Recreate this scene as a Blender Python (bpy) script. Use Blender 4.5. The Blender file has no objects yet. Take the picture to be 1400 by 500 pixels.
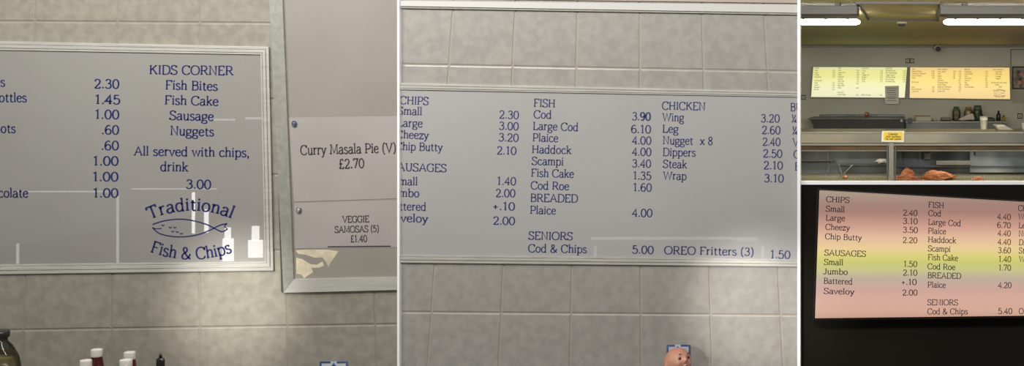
import bpy, bmesh, math, random
from mathutils import Vector, Matrix, noise
random.seed(7)
F, PX, PY, EYE = 1000.0, 1247.0, 118.0, 1.6      # pinhole: focal length and horizon of the photograph's frame
C = bpy.context.scene.collection
WY = 2.2                                          # distance of the tiled front wall

def P(px, py, Y):
    return Vector(((px-PX)/F*Y, Y, EYE-(py-PY)/F*Y))
def X(px, Y): return (px-PX)/F*Y
def Z(py, Y): return EYE-(py-PY)/F*Y
def lin(v):
    v /= 255.0
    return v/12.92 if v <= .04045 else ((v+.055)/1.055)**2.4
def col(r, g, b): return (lin(r), lin(g), lin(b), 1)

# ------------------------------------------------------------------ materials
def mat(name, c, rough=.5, metal=0, coat=0, c2=None, scale=20, bump=0, bscale=60, emit=None, es=0, stretch=(1,1,1), trans=0, detail=4, spec=.5, coatr=.05):
    m = bpy.data.materials.new(name); m.use_nodes = True
    nt = m.node_tree; b = nt.nodes['Principled BSDF']
    b.inputs['Base Color'].default_value = c
    b.inputs['Roughness'].default_value = rough
    b.inputs['Metallic'].default_value = metal
    b.inputs['Coat Weight'].default_value = coat
    b.inputs['Coat Roughness'].default_value = coatr
    b.inputs['Specular IOR Level'].default_value = spec
    b.inputs['Transmission Weight'].default_value = trans
    tc = nt.nodes.new('ShaderNodeTexCoord'); mp = nt.nodes.new('ShaderNodeMapping')
    mp.inputs['Scale'].default_value = stretch
    nt.links.new(tc.outputs['Object'], mp.inputs['Vector'])
    if c2:
        n = nt.nodes.new('ShaderNodeTexNoise'); n.inputs['Scale'].default_value = scale; n.inputs['Detail'].default_value = detail
        r = nt.nodes.new('ShaderNodeValToRGB')
        r.color_ramp.elements[0].position = .35; r.color_ramp.elements[1].position = .65
        r.color_ramp.elements[0].color = c; r.color_ramp.elements[1].color = c2
        nt.links.new(mp.outputs[0], n.inputs['Vector']); nt.links.new(n.outputs['Fac'], r.inputs[0])
        nt.links.new(r.outputs[0], b.inputs['Base Color'])
    if bump:
        n = nt.nodes.new('ShaderNodeTexNoise'); n.inputs['Scale'].default_value = bscale; n.inputs['Detail'].default_value = 3
        q = nt.nodes.new('ShaderNodeBump'); q.inputs['Strength'].default_value = bump; q.inputs['Distance'].default_value = .002
        nt.links.new(mp.outputs[0], n.inputs['Vector']); nt.links.new(n.outputs['Fac'], q.inputs['Height'])
        nt.links.new(q.outputs[0], b.inputs['Normal'])
        if coat: nt.links.new(q.outputs[0], b.inputs['Coat Normal'])
    if emit:
        b.inputs['Emission Color'].default_value = emit; b.inputs['Emission Strength'].default_value = es
    return m
def ramp_emit(name, stops, z0, z1, strength, axis='Z', warm=None):
    """a backlit sheet whose colour runs in bands from bottom (z0) to top (z1)"""
    m = mat(name, (.3,.3,.3,1), rough=.4); nt = m.node_tree; b = nt.nodes['Principled BSDF']
    tc = nt.nodes.new('ShaderNodeTexCoord'); s = nt.nodes.new('ShaderNodeSeparateXYZ')
    mr = nt.nodes.new('ShaderNodeMapRange'); mr.inputs[1].default_value = z0; mr.inputs[2].default_value = z1
    r = nt.nodes.new('ShaderNodeValToRGB'); cr = r.color_ramp
    nt.links.new(tc.outputs['Object'], s.inputs[0]); nt.links.new(s.outputs[axis], mr.inputs[0]); nt.links.new(mr.outputs[0], r.inputs[0])
    cr.elements[0].position = stops[0][0]; cr.elements[0].color = stops[0][1]
    cr.elements[1].position = stops[-1][0]; cr.elements[1].color = stops[-1][1]
    for p, cc in stops[1:-1]:
        e = cr.elements.new(p); e.color = cc
    nt.links.new(r.outputs[0], b.inputs['Emission Color']); b.inputs['Emission Strength'].default_value = strength
    b.inputs['Base Color'].default_value = (.05,.05,.05,1)
    return m
def glass_mat(name, tint=(.9,.95,.95,1), rough=.02, mixv=.9):
    m = bpy.data.materials.new(name); m.use_nodes = True; nt = m.node_tree
    for n in list(nt.nodes):
        if n.type != 'OUTPUT_MATERIAL': nt.nodes.remove(n)
    out = [n for n in nt.nodes if n.type == 'OUTPUT_MATERIAL'][0]
    t = nt.nodes.new('ShaderNodeBsdfTransparent'); t.inputs[0].default_value = tint
    g = nt.nodes.new('ShaderNodeBsdfGlossy'); g.inputs['Roughness'].default_value = rough
    fr = nt.nodes.new('ShaderNodeFresnel'); fr.inputs[0].default_value = 1.5
    mx = nt.nodes.new('ShaderNodeMixShader')
    nt.links.new(fr.outputs[0], mx.inputs[0]); nt.links.new(t.outputs[0], mx.inputs[1]); nt.links.new(g.outputs[0], mx.inputs[2])
    nt.links.new(mx.outputs[0], out.inputs[0])
    return m

M = {}
M['tile_warm']  = mat('tile_warm', col(138,133,121), rough=.3, coat=.25, c2=col(152,147,134), scale=42, bump=.25, bscale=14, coatr=.18)
M['tile_pale']  = mat('tile_pale', col(148,145,139), rough=.35, coat=.2, c2=col(160,156,149), scale=42, bump=.2, bscale=14, coatr=.2)
M['grout']      = mat('grout', col(140,134,124), rough=.9)
M['grout_pale'] = mat('grout_pale', col(164,154,142), rough=.9)
M['alu']        = mat('brushed_aluminium', col(188,186,178), rough=.38, metal=.3, c2=col(202,200,193), scale=30, stretch=(.3,1,4))
M['alu_side']   = mat('dull_aluminium', col(150,150,140), rough=.5, metal=.3, c2=col(164,164,154), scale=60)
M['dark_gap']   = mat('dark_gap', col(70,68,62), rough=.8)
M['board']      = mat('menu_plastic', col(144,141,136), rough=.35, coat=1, coatr=.01, c2=col(148,146,141), scale=2)
M['board_blue'] = mat('menu_plastic_cool', col(165,163,161), rough=.35, coat=.6, coatr=.02, c2=col(170,168,166), scale=2)
M['ink']        = mat('navy_ink', col(30,34,92), rough=.4)
M['ink_soft']   = mat('navy_print', col(52,54,104), rough=.5)
M['ink_dark']   = mat('dark_print', col(52,40,58), rough=.6, spec=.1)
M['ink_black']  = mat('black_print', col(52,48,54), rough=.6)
M['paper']      = mat('white_paper', col(157,150,146), rough=.8, c2=col(162,155,151), scale=6)
M['felt']       = mat('notice_backing', col(139,133,124), rough=.85, c2=col(143,138,129), scale=5)
M['white']      = mat('white_trim', (.93,.93,.93,1), rough=.6)
M['dark_wall']  = mat('unlit_wall_tone', col(36,33,28), rough=.9, spec=.05, c2=col(24,22,18), scale=1.2, detail=1)  # near-black colour stands in for a wall left unlit
M['black']      = mat('black_plastic', col(22,22,22), rough=.35)
M['black_lid']  = mat('black_lid', col(26,27,24), rough=.3, coat=.4)
M['cap_white']  = mat('white_cap', col(205,198,188), rough=.35)
M['sauce']      = mat('dark_red_sauce', col(70,14,18), rough=.25, coat=.6)
M['pickle']     = mat('pickle_brine', col(118,104,62), rough=.3, coat=.4, c2=col(150,128,74), scale=16)
M['glass']      = glass_mat('clear_glass', (.80,.83,.80,1))
M['display_glass'] = glass_mat('display_glass', (.86,.88,.88,1), rough=.03)
M['skin']       = mat('doll_skin', col(182,132,110), rough=.5, c2=col(170,118,96), scale=24)
M['mouth']      = mat('doll_mouth', col(178,70,62), rough=.3)
M['teeth']      = mat('doll_teeth', col(225,215,205), rough=.3)
M['eye']        = mat('doll_eye', col(66,34,26), rough=.25)
M['red_cloth']  = mat('red_cloth', col(150,58,58), rough=.8)
M['tile_blue']  = mat('blue_glaze', col(58,66,118), rough=.3, c2=col(88,108,150), scale=90)
M['tile_lightblue'] = mat('light_blue_glaze', col(180,190,198), rough=.3, c2=col(196,200,198), scale=60)
M['steel']      = mat('stainless_steel', col(92,93,92), rough=.45, metal=.35, c2=col(140,135,120), scale=1.3, stretch=(1,1,.15), detail=1)
M['steel_light']= mat('polished_steel', col(138,135,126), rough=.35, metal=.4)
M['steel_dark'] = mat('dark_steel', col(80,82,82), rough=.4, metal=.5, c2=col(104,106,106), scale=2.2, stretch=(1,1,.2), detail=2)
M['steel_inner']= mat('display_back_steel', col(62,66,69), rough=.3, metal=.35, c2=col(128,133,137), scale=1.6, stretch=(1,1,.6), detail=2)
M['glow_tinted_steel']     = mat('warm_heater_steel', col(150,112,78), rough=.4, metal=.5, c2=col(100,82,66), scale=3, detail=1)  # brown-orange reflection of the heat lamps put into the steel colour
M['mesh_metal'] = None
M['shop_wall']  = mat('shop_wall_panel', col(192,190,176), rough=.6, c2=col(202,200,186), scale=1.2)
M['shop_ceiling'] = mat('shop_ceiling_panel', col(160,150,118), rough=.6)
M['floor']      = mat('floor_tile', col(120,112,104), rough=.6, c2=col(134,126,116), scale=6)
M['duct']       = mat('grey_duct', col(60,59,57), rough=.5)
M['fix_body']   = mat('lamp_body', col(70,68,66), rough=.6)
M['tube']       = mat('lamp_diffuser', (1,1,1,1), emit=(1,.97,.88,1), es=24)
M['yellow']     = mat('warning_yellow', col(232,196,30), rough=.5)
M['sign_white'] = mat('sign_white', col(222,220,205), rough=.5)
M['cup']        = mat('foam_cup', col(214,208,190), rough=.7)
M['bag']        = mat('white_bag_paper', col(214,204,196), rough=.8)
M['green_lid']  = mat('green_lid', col(40,92,58), rough=.35)
M['brass_lid']  = mat('tan_lid', col(150,120,84), rough=.4)
M['jar_fill1']  = mat('pickled_eggs', col(168,164,130), rough=.5, c2=col(124,108,70), scale=28)
M['jar_fill2']  = mat('pickled_onions', col(188,150,96), rough=.5, c2=col(216,192,150), scale=28)
M['jar_fill3']  = mat('gherkins', col(62,84,50), rough=.5, c2=col(118,144,100), scale=32)
M['batter']     = mat('golden_batter', col(206,112,62), rough=.6, c2=col(236,158,112), scale=38, bump=.6, bscale=70)
M['hatch']      = mat('hatch_panel', col(200,186,112), rough=.55, c2=col(178,158,116), scale=2.5, detail=1)
M['slit_glow']   = mat('added_slit_glow', (1,1,1,1), emit=(1,.99,.97,1), es=11)
M['label_y']    = mat('bottle_label', col(150,140,60), rough=.5)
M['poster']     = mat('food_poster', col(160,154,146), rough=.5, c2=col(70,38,34), scale=11, detail=2)
M['highlight']    = mat('painted_highlight', col(226,212,182), rough=.25, coat=.5, c2=col(196,184,162), scale=30)  # cream colour painted for highlights on the noticeboard backing
M['pin']        = mat('blue_pin', col(66,84,120), rough=.3)
M['pin_grey']   = mat('grey_pin', col(120,126,130), rough=.3, metal=.4)

# tray metal with punched holes
m = mat('perforated_steel', col(150,140,112), rough=.45, metal=.3); nt = m.node_tree; b = nt.nodes['Principled BSDF']
tc = nt.nodes.new('ShaderNodeTexCoord'); vo = nt.nodes.new('ShaderNodeTexVoronoi'); vo.inputs['Scale'].default_value = 42; vo.inputs['Randomness'].default_value = 0
r = nt.nodes.new('ShaderNodeValToRGB'); r.color_ramp.elements[0].position = .3; r.color_ramp.elements[1].position = .36
r.color_ramp.elements[0].color = col(30,28,24); r.color_ramp.elements[1].color = col(168,158,128)
nt.links.new(tc.outputs['Object'], vo.inputs['Vector']); nt.links.new(vo.outputs['Distance'], r.inputs[0]); nt.links.new(r.outputs[0], b.inputs['Base Color'])
M['mesh_metal'] = m
# ceiling: flicker colour cast painted in, olive on the left, tan to the right
nt = M['shop_ceiling'].node_tree; b = nt.nodes['Principled BSDF']
tc = nt.nodes.new('ShaderNodeTexCoord'); s = nt.nodes.new('ShaderNodeSeparateXYZ'); mr = nt.nodes.new('ShaderNodeMapRange')
mr.inputs[1].default_value = -1.6; mr.inputs[2].default_value = 1.6
r = nt.nodes.new('ShaderNodeValToRGB'); r.color_ramp.elements[0].color = col(188,186,130); r.color_ramp.elements[1].color = col(208,190,160)
e = r.color_ramp.elements.new(.4); e.color = col(206,200,128); e = r.color_ramp.elements.new(.6); e.color = col(208,188,136)
nt.links.new(tc.outputs['Object'], s.inputs[0]); nt.links.new(s.outputs['X'], mr.inputs[0]); nt.links.new(mr.outputs[0], r.inputs[0]); nt.links.new(r.outputs[0], b.inputs['Base Color'])

# ------------------------------------------------------------------ object helpers
def link(name, bm, m, parent=None, smooth=False, label=None):
    bmesh.ops.recalc_face_normals(bm, faces=bm.faces) if smooth != 'keep' else None
    me = bpy.data.meshes.new(name); bm.to_mesh(me); bm.free()
    ms = m if isinstance(m, (list, tuple)) else [m]
    for q in ms: me.materials.append(q)
    if smooth is True:
        for p in me.polygons: p.use_smooth = True
    o = bpy.data.objects.new(name, me); C.objects.link(o)
    if parent is not None:
        o.parent = parent; o.matrix_parent_inverse = Matrix.Translation(parent.location).inverted()
    if label: o['label'] = label
    return o
def struct(name, bm, m, parent=None, smooth=False):
    o = link(name, bm, m, parent, smooth)
    if parent is None: o['kind'] = 'structure'
    return o
def thing(name, label, cat, loc, group=None):
    o = bpy.data.objects.new(name, None); C.objects.link(o); o.location = loc; o.empty_display_size = .05
    return tag(o, label, cat, group)
def tag(o, label, cat, group=None):
    o['label'] = label; o['category'] = cat
    if group: o['group'] = group
    return o
def NB(): return bmesh.new()
def box(bm, x0, x1, y0, y1, z0, z1, bev=0):
    vs = [bm.verts.new((x, y, z)) for x in (x0, x1) for y in (y0, y1) for z in (z0, z1)]
    fs = [(0,1,3,2),(4,6,7,5),(0,4,5,1),(2,3,7,6),(0,2,6,4),(1,5,7,3)]
    nf = [bm.faces.new([vs[i] for i in f]) for f in fs]
    if bev:
        es = list({e for f in nf for e in f.edges})
        bmesh.ops.bevel(bm, geom=es, offset=bev, segments=2, affect='EDGES', profile=.5)
    return bm
def prism(bm, pts, Yf, Yb):
    """outline in frame pixels at its front face Yf, given real thickness back to Yb"""
    f = [bm.verts.new(P(x, y, Yf)) for x, y in pts]
    k = [bm.verts.new((v.co.x, Yb, v.co.z)) for v in f]
    bm.faces.new(f); bm.faces.new(list(reversed(k)))
    n = len(pts)
    for i in range(n): bm.faces.new((f[i], k[i], k[(i+1)%n], f[(i+1)%n]))
    return bm
def lathe(bm, prof, cx, cy, z0=0, sx=1, sy=1, seg=32, cap=True):
    rings = []
    for r, z in prof:
        rings.append([bm.verts.new((cx+sx*r*math.cos(2*math.pi*i/seg), cy+sy*r*math.sin(2*math.pi*i/seg), z0+z)) for i in range(seg)])
    for a, b in zip(rings, rings[1:]):
        for i in range(seg): bm.faces.new((a[i], a[(i+1)%seg], b[(i+1)%seg], b[i]))
    if cap: bm.faces.new(list(reversed(rings[0]))); bm.faces.new(rings[-1])
    return bm
def tube(bm, a, b, r, seg=10):
    a, b = Vector(a), Vector(b); d = (b-a).normalized()
    u = d.orthogonal().normalized(); v = d.cross(u)
    ra = [bm.verts.new(a+r*(math.cos(2*math.pi*i/seg)*u+math.sin(2*math.pi*i/seg)*v)) for i in range(seg)]
    rb = [bm.verts.new(q.co+(b-a)) for q in ra]
    for i in range(seg): bm.faces.new((ra[i], ra[(i+1)%seg], rb[(i+1)%seg], rb[i]))
    bm.faces.new(list(reversed(ra))); bm.faces.new(rb)
    return bm
def ball(bm, c, rx, ry, rz, sub=3, fn=None):
    r = bmesh.ops.create_icosphere(bm, subdivisions=sub, radius=1)
    for v in r['verts']:
        p = v.co.copy()
        if fn: p = fn(p)
        v.co = Vector((c[0]+p.x*rx, c[1]+p.y*ry, c[2]+p.z*rz))
    return bm
def clip(bm, lo=None, hi=None, Y=WY):
    if lo is not None:
        bmesh.ops.bisect_plane(bm, geom=bm.verts[:]+bm.edges[:]+bm.faces[:], plane_co=(X(lo, Y),0,0), plane_no=(-1,0,0), clear_outer=True)
    if hi is not None:
        bmesh.ops.bisect_plane(bm, geom=bm.verts[:]+bm.edges[:]+bm.faces[:], plane_co=(X(hi, Y),0,0), plane_no=(1,0,0), clear_outer=True)
    return bm
def lerp(a, b, t): return (a[0]+(b[0]-a[0])*t, a[1]+(b[1]-a[1])*t)
def ring(bm, qo, qi, prof, Yb):
    """mitred frame between two quads, prof = (t, height above Yb)"""
    rs = []
    for t, h in prof:
        rs.append([bm.verts.new(P(*lerp(qo[i], qi[i], t), Yb-h)) for i in range(4)])
    for a, b in zip(rs, rs[1:]):
        for i in range(4): bm.faces.new((a[i], a[(i+1)%4], b[(i+1)%4], b[i]))
    return bm

# ------------------------------------------------------------------ lettering: serif letters drawn as pen strokes
G = {
'A':(9.6,'L .9 0 4.8 10 8.7 0;L 2.4 3.6 7.2 3.6;s .9 0;s 8.7 0'),
'B':(8,'L 1.6 0 1.6 10;C .5 10 4.4 10 6.3 9.2 6.7 7.7 6.2 6.1 4.4 5.4 1.6 5.4;C 1.6 5.4 4.8 5.4 6.9 4.5 7.3 2.7 6.7 .9 4.6 0 .5 0'),
'C':(9,'C 8 8 7.2 9.4 4.9 10.1 2.3 9.2 .8 6.9 .8 3.3 2.3 .8 4.9 -.1 7.2 .5 8.3 2.2;L 8 10 8.1 7.3'),
'D':(9.2,'L 1.6 0 1.6 10;C .5 10 4.5 10 7.3 9 8.5 6.5 8.5 3.5 7.3 1 4.5 0 .5 0'),
'E':(7.8,'L 1.6 0 1.6 10;L .5 10 6.8 10 6.9 8.2;L 1.6 5.3 5.5 5.3;L .5 0 6.8 0 7.1 2'),
'F':(7.4,'L 1.6 0 1.6 10;L .5 10 6.8 10 6.9 8.2;L 1.6 5.2 5.4 5.2;s 1.6 0'),
'G':(9.4,'C 8 8 7.2 9.4 4.9 10.1 2.3 9.2 .8 6.9 .8 3.3 2.3 .8 4.9 -.1 7 .3 8.2 1.2;L 8.2 1 8.2 4.4;s 7.9 4.4;L 8 10 8 7.4'),
'H':(9.4,'L 1.6 0 1.6 10;L 7.8 0 7.8 10;L 1.6 5.2 7.8 5.2;s 1.6 0;s 7.8 0;s 1.6 10;s 7.8 10'),
'I':(3.8,'L 1.9 0 1.9 10;s 1.9 0;s 1.9 10'),
'J':(5.6,'C 4 10 4 3 3.6 .8 2.2 -.2 .8 .2 .4 1.6;s 4 10'),
'K':(9,'L 1.6 0 1.6 10;L 7.4 10 1.8 4.6;L 3.6 6.2 8 0;s 1.6 0;s 1.6 10;s 7.2 10;s 7.9 0'),
'L':(7.2,'L 1.6 0 1.6 10;L .5 0 6.4 0 6.8 2.2;s 1.6 10'),
'M':(11.2,'L 1.3 0 2 10 5.6 1 9.2 10 9.9 0;s 1.3 0;s 9.9 0;s 1.6 10;s 9.6 10'),
'N':(9.4,'L 1.6 0 1.6 10 7.8 0 7.8 10;s 1.6 0;s 1.3 10;s 7.8 10'),
'O':(10,'C 5 10.1 2.3 9.2 .8 6.8 .8 3.2 2.3 .8 5 -.1 7.7 .8 9.2 3.2 9.2 6.8 7.7 9.2 5 10.1'),
'P':(7.8,'L 1.6 0 1.6 10;C .5 10 4.4 10 6.6 9.1 7.2 7.2 6.5 5.2 4.4 4.4 1.6 4.4;s 1.6 0'),
'R':(8.8,'L 1.6 0 1.6 10;C .5 10 4.4 10 6.4 9.2 7 7.3 6.3 5.5 4.4 4.8 1.6 4.8;L 4.4 4.8 7.8 0;s 8 0;s 1.6 0'),
'S':(7.4,'C 6.2 8.2 5.4 9.6 3.6 10.1 1.6 9.5 .9 7.7 1.8 6.1 3.8 5.1 5.9 4.1 6.7 2.4 5.8 .6 3.6 -.1 1.4 .5 .6 2;L 6.3 10 6.3 7.8;L .6 0 .6 2.2'),
'T':(8.6,'L .5 8 .7 10 7.9 10 8.1 8;L 4.3 10 4.3 0;s 4.3 0'),
'U':(9.2,'L 1.6 10 1.6 3.4;C 1.6 3.4 2.4 .9 4.6 -.1 6.8 .9 7.6 3.4;L 7.6 3.4 7.6 10;s 1.6 10;s 7.6 10'),
'V':(9.4,'L .9 10 4.7 0 8.5 10;s .9 10;s 8.5 10'),
'W':(12.6,'L .8 10 3.6 0 6.3 10 9 0 11.8 10;s .8 10;s 11.8 10'),
'Y':(8.8,'L .8 10 4.4 4.8 8 10;L 4.4 4.8 4.4 0;s 4.4 0;s .8 10;s 8 10'),
'a':(6.6,'C 1.2 5.4 1.9 6.5 3.3 6.9 4.7 6.4 5.1 5;L 5.1 5 5.1 1.3;C 5.1 1.3 5.6 .2 6.5 .4;C 5.1 4 3.2 3.8 1.2 3 .7 1.6 1.5 .2 3 -.1 4.5 .8 5.1 2'),
'b':(7.2,'L .3 10.2 1.5 10.4 1.5 0;C 1.5 5.2 2.6 6.5 4.2 6.9 5.8 6 6.5 3.5 5.9 1 4.2 -.1 2.5 .3 1.5 1.5'),
'c':(6.1,'C 5.3 5.3 4.6 6.6 3.3 6.9 1.5 6 .7 3.4 1.5 .8 3.4 -.1 5 .5 5.6 1.6'),
'd':(7.2,'C 5.6 5.2 4.6 6.5 3.1 6.9 1.4 6 .7 3.4 1.4 .9 3 -.1 4.6 .5 5.6 1.6;L 4.5 10.3 5.6 10.5 5.6 0 6.8 .1'),
'e':(6.3,'L .8 3.7 5.7 3.9;C 5.7 3.9 5.3 5.7 4.3 6.7 3.2 6.9 1.5 6 .7 3.4 1.5 .8 3.4 -.1 5 .5 5.6 1.5'),
'f':(4.3,'C 4.6 9.6 3.9 10.5 2.7 10.2 2 9 2 7;L 2 7.4 2 0;L .4 6.7 4 6.7;s 2 0'),
'g':(6.7,'C 3.2 6.9 1.5 6.3 .9 4.6 1.5 2.9 3.2 2.3 4.9 2.9 5.5 4.6 4.9 6.3 3.2 6.9;L 4.7 6.4 6.6 6.9;C 1.9 2.6 1.1 1.6 1.6 .6 3.4 .3 5.3 -.2 6 -1.5 5.2 -2.9 3.1 -3.3 1.2 -2.8 .6 -1.6 1.2 -.4 2.2 .3'),
'h':(7,'L .3 10.2 1.5 10.4 1.5 0;C 1.5 5.2 2.8 6.6 4.2 6.9 5.3 6.2 5.6 4.8;L 5.6 4.8 5.6 0;s 1.5 0;s 5.6 0'),
'i':(3.2,'L .4 6.6 1.6 6.8 1.6 0;s 1.6 0;d 1.6 9.4'),
'k':(6.8,'L .3 10.2 1.5 10.4 1.5 0;L 5.6 6.7 1.6 3;L 2.9 4.1 6 0;s 1.5 0;s 6 0;s 5.4 6.7'),
'l':(3.1,'L .3 10.2 1.5 10.4 1.5 0;s 1.5 0'),
'm':(10.6,'L .3 6.6 1.5 6.8 1.5 0;C 1.5 5.2 2.7 6.6 3.9 6.9 5 6.2 5.3 4.8;L 5.3 4.8 5.3 0;C 5.3 5.2 6.5 6.6 7.7 6.9 8.8 6.2 9.1 4.8;L 9.1 4.8 9.1 0;s 1.5 0;s 5.3 0;s 9.1 0'),
'n':(7,'L .3 6.6 1.5 6.8 1.5 0;C 1.5 5.2 2.8 6.6 4.2 6.9 5.3 6.2 5.6 4.8;L 5.6 4.8 5.6 0;s 1.5 0;s 5.6 0'),
'o':(6.8,'C 3.4 6.9 1.6 6.1 .7 3.4 1.6 .8 3.4 -.1 5.2 .8 6.1 3.4 5.2 6.1 3.4 6.9'),
'p':(7.2,'L .3 6.6 1.5 6.8 1.5 -3.2;C 1.5 5.2 2.6 6.5 4.2 6.9 5.8 6 6.5 3.5 5.9 1 4.2 -.1 2.5 .3 1.5 1.5;s 1.5 -3.2'),
'r':(5,'L .3 6.6 1.5 6.8 1.5 0;C 1.5 4.8 2.5 6.4 3.8 6.9 4.7 6.3;s 1.5 0'),
's':(5.4,'C 4.4 5.6 3.7 6.7 2.5 6.9 1.2 6.4 .9 5.2 1.7 4.1 3.2 3.4 4.5 2.6 4.7 1.4 3.9 .2 2.5 -.1 1.2 .3 .7 1.4'),
't':(4.7,'L 2 8.8 2 1.6;C 2 1.6 2.4 .3 3.4 -.1 4.4 .5;L .5 6.7 4.2 6.7'),
'u':(7,'L .3 6.7 1.5 6.7;L 1.5 6.7 1.5 2;C 1.5 2 2 .4 3.3 -.1 4.7 .6 5.6 2;L 4.6 6.7 5.6 6.7 5.6 0 6.8 .1'),
'v':(6.4,'L .7 6.7 3.2 0 5.7 6.7;s .7 6.7;s 5.7 6.7'),
'w':(9.4,'L .7 6.7 2.7 0 4.7 6.7 6.7 0 8.7 6.7;s .7 6.7;s 8.7 6.7'),
'x':(6.4,'L .8 6.7 5.6 0;L 5.5 6.7 .8 0;s .8 6.7;s 5.5 6.7;s .8 0;s 5.6 0'),
'y':(6.5,'L .7 6.7 3.3 .4;L 5.8 6.7 3.3 .2;C 3.3 .2 2.4 -2 1.4 -3.1 .4 -2.8;s .7 6.7;s 5.7 6.7'),
'z':(6,'L .8 5.2 .9 6.7 5.2 6.7 .8 0 5.4 0 5.6 1.5'),
'0':(7,'C 3.5 10.1 1.7 9 .8 6.5 .8 3.5 1.7 1 3.5 -.1 5.3 1 6.2 3.5 6.2 6.5 5.3 9 3.5 10.1'),
'1':(6,'L 1.2 8.6 3.2 10 3.2 0;s 3.2 0'),
'2':(7,'C 1 7.6 1.6 9.4 3.3 10.1 5.2 9.3 5.8 7.4 5 5.2 3 2.8 .8 0;L .8 0 5.6 0 6.1 1.6'),
'3':(7,'C 1.2 8.4 2 9.7 3.5 10.1 5.1 9.4 5.6 7.8 4.9 6.1 3 5.5;C 3 5.5 5.2 5 6.1 3 5.4 .9 3.4 -.1 1.6 .4 .8 1.8'),
'4':(7,'L 4.8 0 4.8 10 .6 3 6.4 3;s 4.8 0'),
'5':(7,'L 5.6 10 1.8 10 1.4 5.4;C 1.4 5.4 3 6.4 4.9 6 6.1 4.3 6 2.2 4.9 .4 3 -.1 1.4 .5 .8 1.8'),
'6':(7,'C 5.4 9.2 3.8 10.1 2 8.8 .9 6 .9 3 1.8 .7 3.6 -.1 5.4 .7 6.2 3 5.4 5.2 3.7 6 2 5.2 1 3.6'),
'7':(6.8,'L .9 8.2 1 10 6.1 10 2.6 0'),
'8':(7,'C 3.5 10.1 1.8 9.4 1.3 7.8 2 6.3 3.5 5.4 5.2 4.3 6 2.6 5.2 .6 3.5 -.1 1.8 .6 1 2.6 1.8 4.3 3.5 5.4 5 6.4 5.7 7.8 5.2 9.4 3.5 10.1'),
'9':(7,'C 1.6 .8 3.2 -.1 5 1.2 6.1 4 6.1 7 5.2 9.3 3.4 10.1 1.6 9.3 .8 7 1.6 4.8 3.3 4 5 4.8 6 6.4'),
'.':(3,'d 1.5 .7'), ',':(3,'d 1.5 .7;L 1.9 .5 1.1 -1.8'),
'+':(7,'L .8 4 6 4;L 3.4 1.4 3.4 6.6'),
'&':(9,'C 8 4.6 7 2.2 5 .3 3 -.1 1.2 .8 .9 2.6 2 4.4 4 5.8 5 7.4 4.6 9.3 3.3 10 2 9.2 1.9 7.6 3 5.6 5.5 2.4 8.4 0'),
'£':(7,'C 5.8 8.4 5 9.8 3.6 10 2.4 8.8 2.3 6.5 2.6 3.5 2 1.2 .8 .2;L .8 .1 5.8 0 6.3 1.6;L .8 5 4.8 5'),
'(':(4,'C 3.2 11 1.5 8.4 1 4.5 1.5 .6 3.2 -2'), ')':(4,'C .8 11 2.5 8.4 3 4.5 2.5 .6 .8 -2'),
'¼':(8,'L 1 9.2 2 10 2 5.6;L 1 0 6.4 10;L 6.6 0 6.6 4.4 4.4 1.4 7.6 1.4'),
' ':(4,''),
}
def crom(p, n=5):
    if len(p) < 3: return p
    closed = (abs(p[0][0]-p[-1][0]) + abs(p[0][1]-p[-1][1])) < 1e-6
    e = [p[-2]]+p+[p[1]] if closed else [p[0]]+p+[p[-1]]
    out = []
    for i in range(1, len(e)-2):
        a, b, c, d = e[i-1], e[i], e[i+1], e[i+2]
        for k in range(n):
            t = k/n
            out.append(tuple(.5*((2*b[j])+(-a[j]+c[j])*t+(2*a[j]-5*b[j]+4*c[j]-d[j])*t*t+(-a[j]+3*b[j]-3*c[j]+d[j])*t**3) for j in (0,1)))
    out.append(p[-1]); return out
def strokes(ch):
    out = []
    for s in G[ch][1].split(';'):
        q = s.split()
        if not q: continue
        v = [float(a) for a in q[1:]]; pts = list(zip(v[0::2], v[1::2]))
        out.append((q[0], crom(pts) if q[0] == 'C' else pts))
    return out
def ribbon(bm, pts, width, to3):
    """pen stroke in letter units; width(dx,dy) half-width for a direction"""
    n = len(pts)
    for i in range(n-1):
        pass
    L, R = [], []
    for i in range(n):
        def dirn(a, b):
            dx, dy = b[0]-a[0], b[1]-a[1]; l = math.hypot(dx, dy) or 1; return dx/l, dy/l
        if i == 0: d = dirn(pts[0], pts[1]); k = 1
        elif i == n-1: d = dirn(pts[-2], pts[-1]); k = 1
        else:
            d1, d2 = dirn(pts[i-1], pts[i]), dirn(pts[i], pts[i+1])
            dx, dy = d1[0]+d2[0], d1[1]+d2[1]; l = math.hypot(dx, dy)
            if l < 1e-3: d = d1; k = 1
            else:
                d = (dx/l, dy/l); k = 1/max(.45, d[0]*d1[0]+d[1]*d1[1])
        h = width(*d)*k
        L.append((pts[i][0]-d[1]*h, pts[i][1]+d[0]*h)); R.append((pts[i][0]+d[1]*h, pts[i][1]-d[0]*h))
    lv = [bm.verts.new(to3(*a)) for a in L]; rv = [bm.verts.new(to3(*a)) for a in R]
    for i in range(n-1):
        try: bm.faces.new((rv[i], rv[i+1], lv[i+1], lv[i]))
        except ValueError: pass
def glyph(bm, ch, to3, bold=False, sans=False, wt=1.0):
    vt, hz = (1.1, .66) if bold else (.80*wt, .56*wt)
    if sans: vt, hz = 1.0, .85
    w = lambda dx, dy: hz+(vt-hz)*abs(dy)
    for kind, pts in strokes(ch):
        if kind == 's':
            if sans: continue
            x, y = pts[0]; y += .3 if y < .1 and y > -.5 else (-.3 if y > 6 else .3)
            ribbon(bm, [(x-1.35, y), (x+1.35, y)], lambda a, b: .42*(1.1 if bold else 1), to3)
        elif kind == 'd':
            x, y = pts[0]; r = .95 if not bold else 1.2
            vs = [bm.verts.new(to3(x+r*math.cos(a*math.pi/5), y+r*math.sin(a*math.pi/5))) for a in range(10)]; bm.faces.new(vs)
        else: ribbon(bm, pts, w, to3)
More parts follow.
